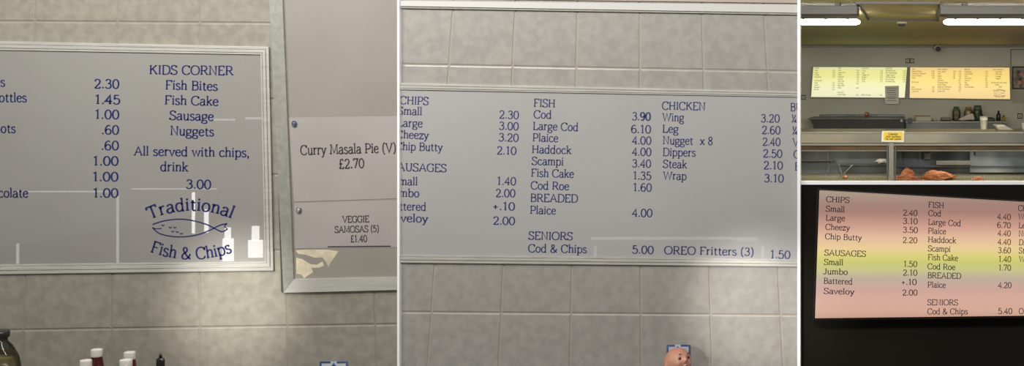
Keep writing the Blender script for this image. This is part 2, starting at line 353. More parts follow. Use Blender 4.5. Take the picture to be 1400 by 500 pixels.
def layout(s):
    out, x, b = [], 0, False
    for ch in s:
        if ch == '*': b = True; continue
        out.append((ch, x, b)); x += G[ch][0]+.35; b = False
    return out, x-.35
def text(bm, s, x0, y0, x1, y1, cap, Y, wt=1.0, sans=False, bold=False):
    """baseline from (x0,y0) to (x1,y1) in frame pixels on the sign face at distance Y"""
    items, W = layout(s)
    if x0 is None: x0 = x1-W*cap/10*.97
    if x1 is None: x1 = x0+W*cap/10*.86
    if y1 is None: y1 = y0
    L = math.hypot(x1-x0, y1-y0); ux, uy = (x1-x0)/L, (y1-y0)/L
    sx, sy = L/W, cap/10
    for ch, ox, b in items:
        def to3(gx, gy, ox=ox):
            a = (ox+gx)*sx; h = gy*sy
            return P(x0+ux*a+uy*h, y0+uy*a-ux*h, Y)
        glyph(bm, ch, to3, b or bold, sans, wt)
    return bm
def arc_text(bm, s, cx, cy, R, a0, a1, cap, Y, inside=False):
    """letters along a circle; a0..a1 degrees from straight up (outside) or straight down (inside)"""
    items, W = layout(s)
    for ch, ox, b in items:
        gw = G[ch][0]; t = (ox+gw/2)/W; a = math.radians(a0+(a1-a0)*t)
        if not inside: bx, by = cx+R*math.sin(a), cy-R*math.cos(a); ux, uy = math.cos(a), math.sin(a)
        else: bx, by = cx+R*math.sin(a), cy+R*math.cos(a); ux, uy = math.cos(a), -math.sin(a)
        sx = abs(math.radians(a1-a0))*R/W; sy = cap/10
        def to3(gx, gy):
            q = (gx-gw/2)*sx; h = gy*sy
            return P(bx+ux*q+uy*h, by+uy*q-ux*h, Y)
        glyph(bm, ch, to3, b)
    return bm
def fish_logo(bm, pts_fn, Y, lw):
    up = [(208.4,306.8),(225,301.6),(247,299.4),(266,302),(283,307),(297,314)]
    lo = [(208.4,311),(218,319),(235,323),(252,323.4),(271,320.5),(288,314),(300,308),(310.5,305.5)]
    tail = [(297,314),(304,316.5),(311,313)]
    mouth = [(208.4,311),(214,312.6),(221,312)]
    tl = [(310.5,305.5),(307,309.5),(311,313)]
    def to3(x, y): return P(*pts_fn(x, y), Y)
    for q, k in ((up,1),(lo,1),(tail,1),(mouth,.8),(tl,.8)):
        n = len(crom(q)); ribbon(bm, crom(q), lambda a, b, k=k: lw*k, to3)
    for x, y in ((223,307.5),(233,310.5),(239,310.5),(236.5,316),(242.5,316.6),(248,319)):
        ribbon(bm, crom([(x-2,y-.8),(x-.5,y+.9),(x+2,y-.3)]), lambda a, b: lw*.8, to3)

# ------------------------------------------------------------------ tiled front walls
def tiled(name, V, H, lo, hi, mt, mg, inset=1.3):
    """V: vertical joint lines as (x at y=0, x at y=500); H: joint rows as (y at x=lo, y at x=hi)"""
    def vx(l, y): return l[0]+(l[1]-l[0])*y/500.0
    def hy(l, x): return l[0]+(l[1]-l[0])*(x-lo)/(hi-lo)
    def cross(v, h):
        y = hy(h, (v[0]+v[1])/2)
        for _ in range(6): y = hy(h, vx(v, y))
        return (vx(v, y), y)
    bm = NB()
    for i in range(len(V)-1):
        for j in range(len(H)-1):
            q = [cross(V[i], H[j]), cross(V[i+1], H[j]), cross(V[i+1], H[j+1]), cross(V[i], H[j+1])]
            cx = sum(p[0] for p in q)/4; cy = sum(p[1] for p in q)/4
            def ins(p, d):
                return (p[0]+(d if p[0] < cx else -d), p[1]+(d if p[1] < cy else -d))
            lower = [bm.verts.new(P(*ins(p, inset*.6), WY-.0002)) for p in q]
            upper = [bm.verts.new(P(*ins(p, inset+.9), WY-.0016)) for p in q]
            bm.faces.new(upper)
            for k in range(4): bm.faces.new((lower[k], lower[(k+1)%4], upper[(k+1)%4], upper[k]))
    clip(bm, lo, hi)
    g = NB(); box(g, X(lo, WY), X(hi, WY), WY, WY+.012, 0, 2.6)
    w = struct(name, g, mg)
    bmesh.ops.bisect_plane(bm, geom=bm.verts[:]+bm.edges[:]+bm.faces[:], plane_co=(0,0,.003), plane_no=(0,0,-1), clear_outer=True)
    bmesh.ops.bisect_plane(bm, geom=bm.verts[:]+bm.edges[:]+bm.faces[:], plane_co=(0,0,2.59), plane_no=(0,0,1), clear_outer=True)
    link('wall_tiles', bm, mt, w)
    return w
V1 = [(49+112*k, 30+121.3*k) for k in range(-3, 6)]
H1 = [(27+107.2*k, 33+102.5*k) for k in range(-4, 9)]
tiled('wall_left', V1, H1, -300, 545, M['tile_warm'], M['grout'])
V2 = [(620.5+84.7*k, 585+97.2*k) for k in range(-2, 7)]
H2 = [(88+84.6*k, 98+83.2*k) for k in range(-5, 10)]
tiled('wall_centre', V2, H2, 545, 1092, M['tile_pale'], M['grout_pale'])

# dark wall under the serving hatch
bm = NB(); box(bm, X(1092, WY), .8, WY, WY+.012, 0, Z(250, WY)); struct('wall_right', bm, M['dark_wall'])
# white dividing strips
bm = NB(); prism(bm, [(542.9,-340),(546,-340),(546,760),(542.9,760)], WY-.0108, WY); struct('trim_1', bm, M['white'])
bm = NB(); prism(bm, [(1090,-340),(1094.2,-340),(1094.2,760),(1090,760)], WY-.016, WY); struct('trim_2', bm, M['white'])
bm = NB(); prism(bm, [(1094.4,247.8),(1600,247.8),(1600,252.2),(1094.4,252.2)], WY-.004, WY+.012); struct('trim_3', bm, M['white'])
# rail and soffit above the centre tiles
bm = NB(); prism(bm, [(547.6,-60),(1089.8,-60),(1089.8,4.2),(547.6,-3)], WY-.006, WY); struct('trim_4', bm, mat('soffit', col(176,160,148), rough=.8))
bm = NB(); prism(bm, [(547.6,1),(1089.8,6.5),(1089.8,17.5),(547.6,8.2)], WY-.010, WY); struct('trim_5', bm, mat('rail_white', col(196,194,190), rough=.5))
bm = NB(); prism(bm, [(547.6,8.4),(1089.8,17.7),(1089.8,20.2),(547.6,11)], WY-.007, WY); struct('trim_6', bm, M['alu_side'])

# ------------------------------------------------------------------ price board, left
FR = [(0,.0),(0,.0048),(.05,.0058),(.30,.0058),(.34,.0035),(.38,.0035),(.42,.0066),(.70,.0066),(.74,.004),(.78,.004),(.82,.006),(.95,.006),(1,.0016)]
def framed(name, label, cat, qo, qi, mpanel, lo, hi, Yb=WY-.0018):
    c = P((qo[0][0]+qo[1][0])/2, qo[2][1], Yb); t = thing(name, label, cat, c)
    bm = NB(); ring(bm, qo, qi, FR, Yb); clip(bm, lo, hi); link('frame', bm, M['alu'], t)
    bm = NB(); prism(bm, [(a[0]-.5*(1 if i in (1,2) else -1)*0, a[1]) for i, a in enumerate(qi)], Yb-.0026, Yb-.0001); clip(bm, lo, hi)
    link('menu_panel', bm, mpanel, t)
    return t
def add_lines(t, lines, Y, m, capdef, wt=1.0, lo=None, hi=None, name='menu_line', lab=None):
    for L in lines:
        s, x0, y0, x1, y1 = L[:5]; cap = L[5] if len(L) > 5 else capdef
        bm = NB(); text(bm, s, x0, y0, x1, y1, cap, Y, wt)
        for k in (lo, hi):
            pass
        clip(bm, lo, hi, Y)
        if not bm.faces: bm.free(); continue
        s2 = s.replace('*', '')
        nm = 'price' if s2[0] in '0123456789.+£' else ('heading' if s2.upper() == s2 and len(s2) > 3 else name)
        link(nm, bm, m, t, smooth='keep')

QO1 = [(-90,54.5),(367.5,64),(374,370),(-90,376)]; QI1 = [(-78,67.5),(355.5,75),(361.5,357),(-78,362)]
t1 = framed('menu_board', 'pale wall price board in silver frame with the KIDS CORNER list and fish drawing', 'menu board', QO1, QI1, M['board'], None, None)
YT = WY-.0046
add_lines(t1, [
 ('KIDS CORNER',204,101.2,319,102.6), ('Fish Bites',226,122,297.5,123.8), ('Fish Cake',225,142.6,298.5,144.4), ('Sausage',231.5,163.4,292,165),
 ('Nuggets',232.5,184.3,292.5,186), ('All served with chips,',183,212.2,341,214.6), ('drink',219,233.6,257,234.2), ('3.00',254,257.6,288.5,258.2),
 ('2.30',128.5,120.4,163,120.9), ('1.*45',129,141.8,164.5,142.3), ('1.00',129,162.2,163,162.6), ('.60',138.5,183.2,162.6,183.6), ('.60',138,204.6,162.4,204.9),
 ('1.00',126.5,225.8,162,226), ('1.00',126,247.3,161.8,247.5), ('1.00',126.5,269.6,161.8,269.7),
 ('Milkshakes',None,117.6,7,118), ('Juice Bottles',None,138.8,36.5,139.4), ('Cans',None,160,-14,160.2), ('Fruit Shots',None,181,21.3,181.4),
 ('Hot Chocolate',None,269.4,38.5,269.6)], YT, M['ink'], 12.0)
bm = NB(); arc_text(bm, 'Traditional', 262.5, 427.5, 140, -24.5, 22.8, 16.2, YT); link('heading', bm, M['ink'], t1, 'keep')
bm = NB(); arc_text(bm, 'Fish & Chips', 262, 188, 166, -20, 19.5, 15.6, YT, inside=True); link('heading', bm, M['ink'], t1, 'keep')
bm = NB(); fish_logo(bm, lambda x, y: (x, y), YT, .85); link('fish_drawing', bm, M['ink'], t1, 'keep')

# ------------------------------------------------------------------ price board, centre
QO2 = [(500,112.4),(1140,126.2),(1140,364.8),(500,358.6)]; QI2 = [(515,122),(1125,133.6),(1125,354.4),(515,348)]
t2 = framed('menu_board', 'pale wall price board in silver frame listing FISH, CHICKEN and SENIORS in navy', 'menu board', QO2, QI2, M['board_blue'], 547.2, 1090.4)
left_col = [('CHIPS',546.6,142,586,143.4), ('Small',543.6,156.4,577,157.4), ('Large',543,172.8,577.5,173.8), ('Cheezy',541.6,188.6,586,190), ('Chip Butty',541,204.8,605,206.4),
 ('SAUSAGES',535,233,610.5,235), ('Small',537,252.4,571,253.2), ('Jumbo',531,268.4,573.2,269.2), ('Battered',530,286.6,582.5,287.8), ('Saveloy',529.5,302.4,585,304)]
add_lines(t2, left_col+[
 ('2.30',682.3,161.6,709.3,162.6), ('3.00',682,177,709,178), ('3.20',681.5,192.6,709,193.6), ('2.10',679,210.6,706,211.4), ('1.40',679,252.4,705.5,253),
 ('2.00',677.5,269,704.5,269.4), ('+.10',673,286.8,704,287.4), ('2.00',674,306.6,704,307.2),
 ('FISH',729.5,145.8,759,146.6), ('Cod',729.5,161.4,754,162), ('Large Cod',728.5,177,790.5,179), ('Plaice',728,193,763,194), ('Haddock',727,209,781,210.4),
 ('Scampi',727,225,770.5,226), ('Fish Cake',726,241.2,784.5,242.8), ('Cod Roe',725.5,258.4,778,259.6), ('BREADED',725,275.4,790,276.4), ('Plaice',724.5,292,760,292.8),
 ('SENIORS',722.5,327,783,328), ('Cod & Chips',722,344.4,802.3,345.6),
 ('3.*9*0',864,164,889.5,164.6), ('6.10',862.5,181.4,890,182), ('4.00',864,197,890.5,197.4), ('4.00',864,212.4,890.5,213), ('3.40',864,228.4,890,229),
 ('1.35',865,245,890.5,245.6), ('1.60',865,261,891,261.5), ('4.00',864,296,892,296.4), ('5.00',864,346,893.5,347),
 ('CHICKEN',905,149.6,964.5,150.6), ('Wing',905.5,165.2,935,165.8), ('Leg',905.5,180.8,927.5,181.4), ('Nugget',906,196.8,947.5,197.6), ('x 8',957,197.6,974.5,198),
 ('Dippers',906,212.8,951,213.8), ('Steak',906.3,229,939,229.8), ('Wrap',906.5,245,938.5,245.8), ('OREO Fritters (3)',908,347,1030.5,349.4),
 ('1.50',1052.5,352.6,1080.5,353.4),
 ('3.20',1040,166.8,1066,167.2), ('2.60',1041.5,182.8,1067,183.2), ('2.40',1042.4,198.8,1067,199.2), ('2.50',1043,214.8,1069.5,215.4), ('2.10',1043.8,231,1070.4,231.4), ('3.10',1044.6,248.6,1071.5,249.2),
 ('BURGERS',1080.5,151.6,None,None), ('¼lb Beefburger',1082,167.6,None,None), ('¼lb Cheeseburger',1083,183.8,None,None), ('Veggie Burger',1083.5,199.6,None,None),
 ('Chicken Burger',1085,216.2,None,None), ('Bacon Burger',1086.6,232.6,None,None)],
 YT, M['ink_soft'], 10.5, .98, 547.3, 1090.2)

# ------------------------------------------------------------------ notice board with papers, left wall
Yn = WY-.0018
tn = thing('notice_board', 'tall noticeboard in wide flat aluminium frame to the right of the KIDS CORNER board', 'notice board', P(460, 400, Yn))
def vline(x0, x1): return lambda y: x0+(x1-x0)*y/400.0
fo, fi = vline(368, 387.6), vline(386, 402)
bm = NB(); prism(bm, [(fo(-300),-300),(fi(-300),-300),(fi(381),381.6),(fo(400),400)], Yn-.0085, Yn); link('frame', bm, M['alu_side'], tn)
bm = NB(); prism(bm, [(fo(400)+.2,400),(fi(381)+.2,381.6),(542.6,378.8),(542.6,396)], Yn-.0085, Yn); link('frame', bm, M['alu'], tn)
bm = NB(); prism(bm, [(366,-300+30),(368,-300+30),(387.6,400),(384.4,399)], Yn-.0075, Yn); link('frame_side_strip', bm, M['dark_gap'], tn, label='dark strip standing in for the frame side')  # flat dark strip added in place of the frame's outer side face
bm = NB(); prism(bm, [(fi(-300)-.5,-300),(542.6,-300),(542.6,380),(fi(381)-.5,382)], Yn-.003, Yn); link('backing_panel', bm, M['felt'], tn)
# highlights on the backing, modelled as pale painted patches
bm = NB()
for pts in ([(404,342),(418,341),(446,341),(463,343),(457,352),(452,359),(449,365),(446,358),(441,352),(430,352),(418,348),(408,347)],
            [(405,352),(413,354),(424,361),(433,362),(441,357),(443,363),(436,366),(426,366),(428,372),(420,377),(416,380),(412,375),(405,374)]):
    prism(bm, pts, Yn-.0034, Yn-.0029)
link('highlight_patches', bm, M['highlight'], tn, label='painted cream highlights')
def notice(label, quad, lines, capd):
    t = thing('paper_notice', label, 'notice', P(quad[3][0]*.5+quad[2][0]*.5, quad[2][1], Yn-.0034))
    bm = NB(); nx, nz = 10, 8; rows = []
    for j in range(nz+1):
        row = []
        for i in range(nx+1):
            a = lerp(quad[0], quad[1], i/nx); b = lerp(quad[3], quad[2], i/nx); p = lerp(a, b, j/nz)
            lift = .0004+.0005*abs(math.sin(i*.7+j*.5))
            row.append(bm.verts.new(P(p[0], p[1], Yn-.0034-lift*.5)))
        rows.append(row)
    for j in range(nz):
        for i in range(nx): bm.faces.new((rows[j][i], rows[j][i+1], rows[j+1][i+1], rows[j+1][i]))
    for v in bm.verts[:]: pass
    ex = bmesh.ops.extrude_face_region(bm, geom=bm.faces[:])
    for v in ex['geom']:
        if isinstance(v, bmesh.types.BMVert): v.co.y += .0003
    o = link('sheet', bm, M['paper'], t)
    for L in lines:
        bm = NB(); text(bm, *L[:5], L[5], Yn-.0046, .86); clip(bm, None, 543.2); link('price' if L[0][0] == '£' else 'notice_line', bm, M['ink_black'], t, 'keep')
    return t
notice('white paper notice reading Curry Masala Pie at £2.70', [(394.5,160.5),(542.7,158.5),(542.7,271),(402,275.5)],
       [('Curry Masala Pie (V)',410.6,211.4,541.4,207.9,12.6),('£2.70',463,230.2,498,229,12.4)], 14)
tn2 = notice('smaller white paper notice for five veggie samosas at £1.40', [(402.3,277.5),(542.7,273.2),(542.7,337.6),(403,339.5)],
       [('VEGGIE',468,304,504.5,303.2,8.6),('SAMOSAS (5)',457.6,317.8,518,316.4,8.6),('£1.40',479,330.8,501.8,330.2,9)], 9)
bm = NB(); prism(bm, [(448,336.4),(534,335.6),(534,336.8),(448,337.6)], Yn-.0047, Yn-.0040); link('dark_strip', bm, M['ink_black'], tn2)  # thin dark strip along the lower edge of the sheet
for nm, lab, (px, py), m in (('drawing_pin','blue round pin at the corner of the curry pie notice',(402,169),M['pin']),('drawing_pin','grey pin at the corner of the samosas notice',(408.3,287),M['pin_grey'])):
    c = P(px, py, Yn-.007); t = thing(nm, lab, 'pin', (c.x, Yn-.006, c.z), 'pins on the noticeboard')
    bm = NB(); ring1 = []
    for r, d in ((.0085,.0),(.0095,.0018),(.0092,.0032),(.0062,.0038),(.0055,.0024)):
        ring1.append([bm.verts.new((c.x+r*.72*math.cos(a*math.pi/10), Yn-.005-d, c.z+r*math.sin(a*math.pi/10))) for a in range(20)])
    for a, b in zip(ring1, ring1[1:]):
        for i in range(20): bm.faces.new((a[i], a[(i+1)%20], b[(i+1)%20], b[i]))
    bm.faces.new(ring1[0]); link('pin_head', bm, m, t, True)
    bm = NB(); ball(bm, (c.x, Yn-.0078, c.z), .0042, .0018, .0056, 2); link('pin_centre', bm, M['pin_grey'] if m is M['pin'] else M['alu'], t, True)

# ------------------------------------------------------------------ decorated tiles
def deco(label, x0, y0, w, cx):
    t = thing('decorated_tile', label, 'tile', P(x0+w/2, y0+w, WY-.0017)); Yf = WY-.0022
    bm = NB(); prism(bm, [(x0,y0),(x0+w,y0),(x0+w,y0+w*1.15),(x0,y0+w*1.15)], Yf, WY-.0014); link('glazed_face', bm, M['tile_lightblue'], t)
    bm = NB(); b = 2.6; Yg = Yf-.0004
    for q in ([(x0,y0),(cx-4,y0),(cx-4,y0+b),(x0,y0+b)], [(cx+4,y0),(x0+w,y0),(x0+w,y0+b),(cx+4,y0+b)],
              [(x0,y0+b),(x0+b,y0+b),(x0+b,y0+w),(x0,y0+w)], [(x0+w-b,y0+b),(x0+w,y0+b),(x0+w,y0+w),(x0+w-b,y0+w)],
              [(cx,y0+1.5),(cx+4.5,y0+8),(cx,y0+14),(cx-4.5,y0+8)],
              [(x0,y0+w),(x0+w,y0+w),(x0+w,y0+w+b),(x0,y0+w+b)]):
        prism(bm, q, Yg, Yf+.0001)
    link('blue_border', bm, M['tile_blue'], t)
deco('small blue bordered tile set in the wall below the noticeboard', 436.8, 493.8, 38.6, 456.2)
deco('small blue bordered tile set in the wall behind the doll', 911.4, 471, 32.6, 926.6)

# ------------------------------------------------------------------ shelf with jar, bottles and doll
bm = NB(); box(bm, X(-250, WY), X(1080, WY), 1.92, WY-.002, .625, .655, .004); sh = tag(link('wall_shelf', bm, M['steel_dark']), 'steel shelf along the tiled wall under the price boards', 'shelf')
ZS = .655
def bottle(px, ptop, Y, label, capw, kind):
    cx = X(px, Y); zt = Z(ptop, Y); H = zt-ZS; r = capw/2/F*Y*.64; sy = .55
    t = thing('sauce_bottle' if kind == 'w' else 'dropper_bottle', label, 'bottle', (cx, Y, ZS), 'white capped sauce bottles' if kind == 'w' else None)
    if kind == 'w':
        b = NB(); lathe(b, [(r*1.25,0),(r*1.35,.004),(r*1.35,H*.62),(r*1.2,H*.72),(r*.92,H-.022),(r*.92,H-.018)], cx, Y, ZS, 1, sy); link('bottle_body', b, M['sauce'], t, True)
        b = NB(); lathe(b, [(r*.97,0),(r,.002),(r,.019),(r*.95,.0215),(r*.8,.022),(r*.7,.0205)], cx, Y, zt-.022, 1, sy); link('cap', b, M['cap_white'], t, True)
    else:
        b = NB(); lathe(b, [(r,0),(r,.003),(r,H-.022),(r*.9,H-.0145),(r*.5,H-.0125),(r*.45,H-.0125)], cx, Y, ZS, 1, sy); link('bottle_body', b, M['black'], t, True)
        b = NB(); lathe(b, [(r*.42,0),(r*.34,.007),(r*.3,.0125)], cx, Y, zt-.0125, 1, sy); link('spout', b, M['black'], t, True)
bottle(132.3, 476.8, 2.1, 'white capped dark red sauce bottle, taller of the left pair below the board', 23, 'w')
bottle(117.5, 491.5, 2.0, 'white capped sauce bottle, lower and leftmost of the four white caps', 23, 'w')
bottle(177.4, 480.4, 2.1, 'white capped dark sauce bottle nearest the black dropper bottle, rear one', 23, 'w')
bottle(172.3, 491, 2.0, 'white capped sauce bottle in front of the rear right white cap', 24.5, 'w')
bottle(219.5, 482.8, 2.08, 'small black pointed bottle to the right of the white capped bottles', 16.5, 'b')
# big pickle jar cut by the left edge
Yj = 2.02; cx = X(-8, Yj); zt = Z(452, Yj); H = zt-ZS; r = .060
t = thing('pickle_jar', 'big glass pickle jar with black lid at the far left below the board', 'jar', (cx, Yj, ZS))
pr = [(r*.92,0),(r,.006),(r*1.02,H*.62),(r*.95,H*.72),(r*.7,H*.84),(r*.52,H*.89),(r*.5,H*.93)]
b = NB(); lathe(b, pr, cx, Yj, ZS, 1, .6, 40); link('glass', b, M['glass'], t, True)
b = NB(); lathe(b, [(q[0]-.004, q[1]*.985+.003) for q in pr[:4]], cx, Yj, ZS, 1, .6, 40); link('pickles', b, M['pickle'], t, True)
b = NB(); lathe(b, [(r*.57,0),(r*.6,.003),(r*.6,.016),(r*.57,.019),(r*.5,.02)], cx, Yj, zt-.02, 1, .6, 40); link('lid', b, M['black_lid'], t, True)

def make_doll(cx, Y, ztop, zbase, s, label, cloth, name='baby_doll', detail=True):
    """bald doll, head turned to the right and tipped back; s = head height"""
    t = thing(name, label, 'doll', (cx, Y, zbase))
    R = s/2; hc = Vector((cx, Y, ztop-R))
    yaw = Matrix.Rotation(math.radians(48), 3, 'Z'); tip = Matrix.Rotation(math.radians(-46), 3, 'X'); roll = Matrix.Rotation(math.radians(14), 3, 'Y')
    rot = roll @ yaw @ tip
    bm = NB(); bmesh.ops.create_icosphere(bm, subdivisions=5 if detail else 3, radius=1)
    def bumpf(p, c, rad, amt, d):
        k = (p-Vector(c)).length/rad
        return Vector(d)*amt*math.exp(-k*k*2.2)
    for v in bm.verts:
        p = v.co.copy(); q = p.copy()
        # face looks along -Y in its own frame
        q.x *= .86+.04*max(0, p.z); q.y *= .98; q.z *= 1.0
        if p.z < 0: q.x *= 1+.25*p.z*abs(p.z)*.6; q.y *= 1+.12*p.z
        q += bumpf(p, (0,-.97,-.18), .16, .17, (0,-1,-.1))        # nose
        q += bumpf(p, (0,-.95,-.02), .12, .05, (0,-1,0))
        for sx in (-1,1):
            q += bumpf(p, (sx*.33,-.93,.0), .17, -.09, (0,-1,0))   # eye sockets
            q += bumpf(p, (sx*.32,-.9,.24), .24, .05, (0,-1,.1))   # brow
            q += bumpf(p, (sx*.5,-.75,-.36), .3, .09, (sx*.6,-1,0)) # cheeks
            q += bumpf(p, (sx*.98,.02,-.12), .2, .16, (sx,0,0))    # ears
            q += bumpf(p, (sx*1.0,-.05,-.12), .08, -.1, (sx,0,0))
        q += bumpf(p, (0,-.86,-.5), .13, -.10, (0,-1,0))           # open mouth
        q += bumpf(p, (0,-.84,-.40), .1, .06, (0,-1,0)); q += bumpf(p, (0,-.78,-.62), .12, .07, (0,-1,0))
        q += bumpf(p, (0,-.66,-.78), .2, .08, (0,-1,-.2))          # chin
        v.co = hc + rot @ (q*R)
    # neck, trunk, arms and seated legs grow from one skin
    h = link('head', bm, M['skin'], t, True)
    def feat(nm, c, rx, ry, rz, m):
        b = NB(); ball(b, (0,0,0), rx*R, ry*R, rz*R, 2)
        for v in b.verts: v.co = hc + rot @ (Vector(c)*R + v.co)
        link(nm, b, m, h, True)
    for sx in (-1,1):
        feat('eye', (sx*.31,-.84,.0), .13, .07, .10, M['eye'])
        feat('eyebrow', (sx*.32,-.965,.25), .13, .03, .028, M['eye'])
    feat('mouth', (0,-.80,-.5), .17, .08, .10, M['mouth']); feat('teeth', (0,-.86,-.465), .10, .04, .03, M['teeth'])
    # body
    me = bpy.data.meshes.new('body'); bb = NB()
    nk = hc+Vector((0,0,-R*.8)); hp = Vector((cx, Y, zbase+R*.45)); ch = (nk+hp)/2+Vector((0,0,R*.15))
    pts = [(hp,.42),(ch,.45),(nk,.26)]
    idx = []
    for sx in (-1,1):
        sh_ = nk+Vector((sx*R*.55,0,-R*.25)); el = sh_+Vector((sx*R*.35,-R*.35,-R*.55)); wr = el+Vector((-sx*R*.05,-R*.6,R*.1))
        kn = hp+Vector((sx*R*.55,-R*.9,R*.05)); an = kn+Vector((sx*R*.1,-R*.3,-R*.15))
        pts += [(sh_,.24),(el,.18),(wr,.14),(kn,.24),(an,.17)]
    vs = [bb.verts.new(p) for p, _ in pts]
    for a, b2 in ((0,1),(1,2)): bb.edges.new((vs[a], vs[b2]))
    for o_ in (3, 8):
        for a, b2 in ((1,o_),(o_,o_+1),(o_+1,o_+2),(0,o_+3),(o_+3,o_+4)): bb.edges.new((vs[a], vs[b2]))
    bb.to_mesh(me); bb.free(); me.materials.append(cloth)
    o = bpy.data.objects.new('body', me); C.objects.link(o); o.parent = t; o.matrix_parent_inverse = Matrix.Translation(t.location).inverted()
    sk = o.modifiers.new('skin', 'SKIN'); o.modifiers.new('sub', 'SUBSURF').levels = 2; o.modifiers['sub'].render_levels = 2
    for i, (p, rr) in enumerate(pts):
        me.skin_vertices[0].data[i].radius = (rr*R, rr*R)
    me.skin_vertices[0].data[0].use_root = True
    sk.use_smooth_shade = True
    return t
make_doll(X(926, 2.11), 2.11, Z(475.8, 2.11), ZS, .086, 'bald baby doll looking right in front of the blue bordered tile', M['red_cloth'])

# ------------------------------------------------------------------ glowing board in the dark, lower right
Yk = WY+.0004
T4 = [(1119,259.6),(1420,276.8),(1420,432.2),(1113,436)]
t4 = thing('lit_menu_board', 'backlit price board glowing pink and yellow on the dark wall', 'menu board', P(1266, 436, Yk))
st = [(436,(196,150,128)),(425,(214,168,146)),(410,(216,170,152)),(395,(206,164,150)),(380,(192,172,152)),(370,(200,196,136)),(358,(206,204,108)),(350,(222,208,118)),(340,(236,206,146)),(325,(230,188,152)),(308,(204,152,134)),(290,(162,120,106)),(278,(160,124,110)),(262,(168,148,130))]
z0, z1 = Z(436, Yk-.03), Z(260, Yk-.03)
m4 = ramp_emit('backlit_sheet', [((Z(y, Yk-.03)-z0)/(z1-z0), col(*c)) for y, c in st], z0, z1, .93)
bm = NB(); prism(bm, [(x+(1.2 if i in (0,3) else -1.2), y+(1.2 if i < 2 else -1.2)) for i, (x, y) in enumerate(T4)], Yk-.03, Yk-.004); link('glowing_panel', bm, m4, t4)
bm = NB(); ring(bm, [(x+(-2 if i in (0,3) else 2), y+(-2 if i < 2 else 2)) for i, (x, y) in enumerate(T4)], T4, [(0,0),(0,.03),(.5,.032),(1,.032),(1,.026)], Yk); link('casing', bm, M['black'], t4)
add_lines(t4, [
 ('CHIPS',1129.3,275.8,1161.3,277.2), ('Small',1128.8,288.8,1154.8,290), ('Large',1128.8,301,1155.2,302), ('Cheezy',1128.3,313.6,1161.8,315), ('Chip Butty',1127.8,326.6,1178,328.6),
 ('SAUSAGES',1127,348.8,1184,350.6), ('Small',1126.4,361.6,1152.8,362.4), ('Jumbo',1125.6,374.4,1159,375.4), ('Battered',1125.9,387.4,1165.4,388.6), ('Saveloy',1126.2,401.2,1168,402.4),
 ('2.40',1234.4,294.2,1254.2,295), ('3.10',1234.4,305.6,1254.5,306.3), ('3.50',1234.2,317.6,1254.8,318.3), ('2.20',1234,331.6,1254,332.2), ('1.50',1235.2,364.3,1254,364.6), ('2.10',1234.4,376.2,1254.2,376.5),
 ('+.10',1232,389.1,1253.3,389.2), ('2.00',1233.6,403.5,1254.4,403.5),
 ('FISH',1269,283.4,1290.4,284.4), ('Cod',1269,294.8,1286.5,295.6), ('Large Cod',1268.8,306.8,1313.4,309), ('Plaice',1268.6,319,1293.3,320), ('Haddock',1268.5,330.8,1307,332.4), ('Scampi',1268.5,343,1299.4,344.2),
 ('Fish Cake',1268.5,355,1309.7,356.4), ('Cod Roe',1268,367.6,1306,368.8), ('BREADED',1268,379.8,1314,380.8), ('Plaice',1268,392.6,1292.9,393.2), ('SENIORS',1267.9,416.8,1309.8,417), ('Cod & Chips',1267.9,429.2,1323.3,429.2),
 ('4.40',1363.3,299.4,1381.8,300.4), ('6.70',1363,311,1381.8,311.8), ('4.40',1364,322.2,1381.8,322.8), ('4.40',1364,334,1382,334.5), ('3.60',1364.4,345.5,1382,346), ('1.40',1365,357.6,1382.3,358), ('1.70',1365,369.4,1382.3,369.6),
 ('4.20',1364.6,393.4,1383,393.4), ('5.40',1364.6,428.8,1384,428.8),
 ('CHICKEN',1391.8,287.8,None,290), ('Wing',1392,299.5,None,300.5), ('Leg',1392.6,311.4,None,312), ('Nugget',1392.6,322.7,None,324), ('Dippers',1392.8,334.6,None,336), ('Steak',1392.8,346,None,347), ('Wrap',1393,357.6,None,358.6),
 ('OREO Fritters (3)',1393,428.8,None,429)], Yk-.0306, M['ink_dark'], 7.6, .9, None, 1418)

# ------------------------------------------------------------------ the shop seen through the hatch
RW, CZ, XL, XR = 11.5, 2.244, -2.5, 2.5
bm = NB(); box(bm, XL, XR, RW, RW+.05, 0, CZ); struct('wall_back', bm, M['shop_wall'])
bm = NB(); box(bm, XL-.05, XL, WY+.014, RW, 0, CZ); struct('wall_shop_left', bm, M['shop_wall'])
bm = NB(); box(bm, XR, XR+.05, WY+.014, RW, 0, CZ); struct('wall_shop_right', bm, M['shop_wall'])
bm = NB(); box(bm, XL, XR, WY+.014, RW+.05, CZ, CZ+.05); struct('ceiling', bm, M['shop_ceiling'])
bm = NB(); box(bm, -9, 4, -5, RW+.05, -.05, 0); struct('floor', bm, M['floor'])
# joint trunking along the wall head and the panel seam on the right
Yr = RW-.012
bm = NB(); box(bm, XL, XR, RW-.03, RW, CZ-.035, CZ-.001); struct('trim_7', bm, mat('wall_head_trunking', col(158,156,150), rough=.6))
bm = NB(); prism(bm, [(1381.5,67),(1420,67),(1420,68.2),(1382.7,68.2),(1382.7,91),(1381.5,91)], RW-.01, RW); struct('trim_8', bm, M['steel_dark'])
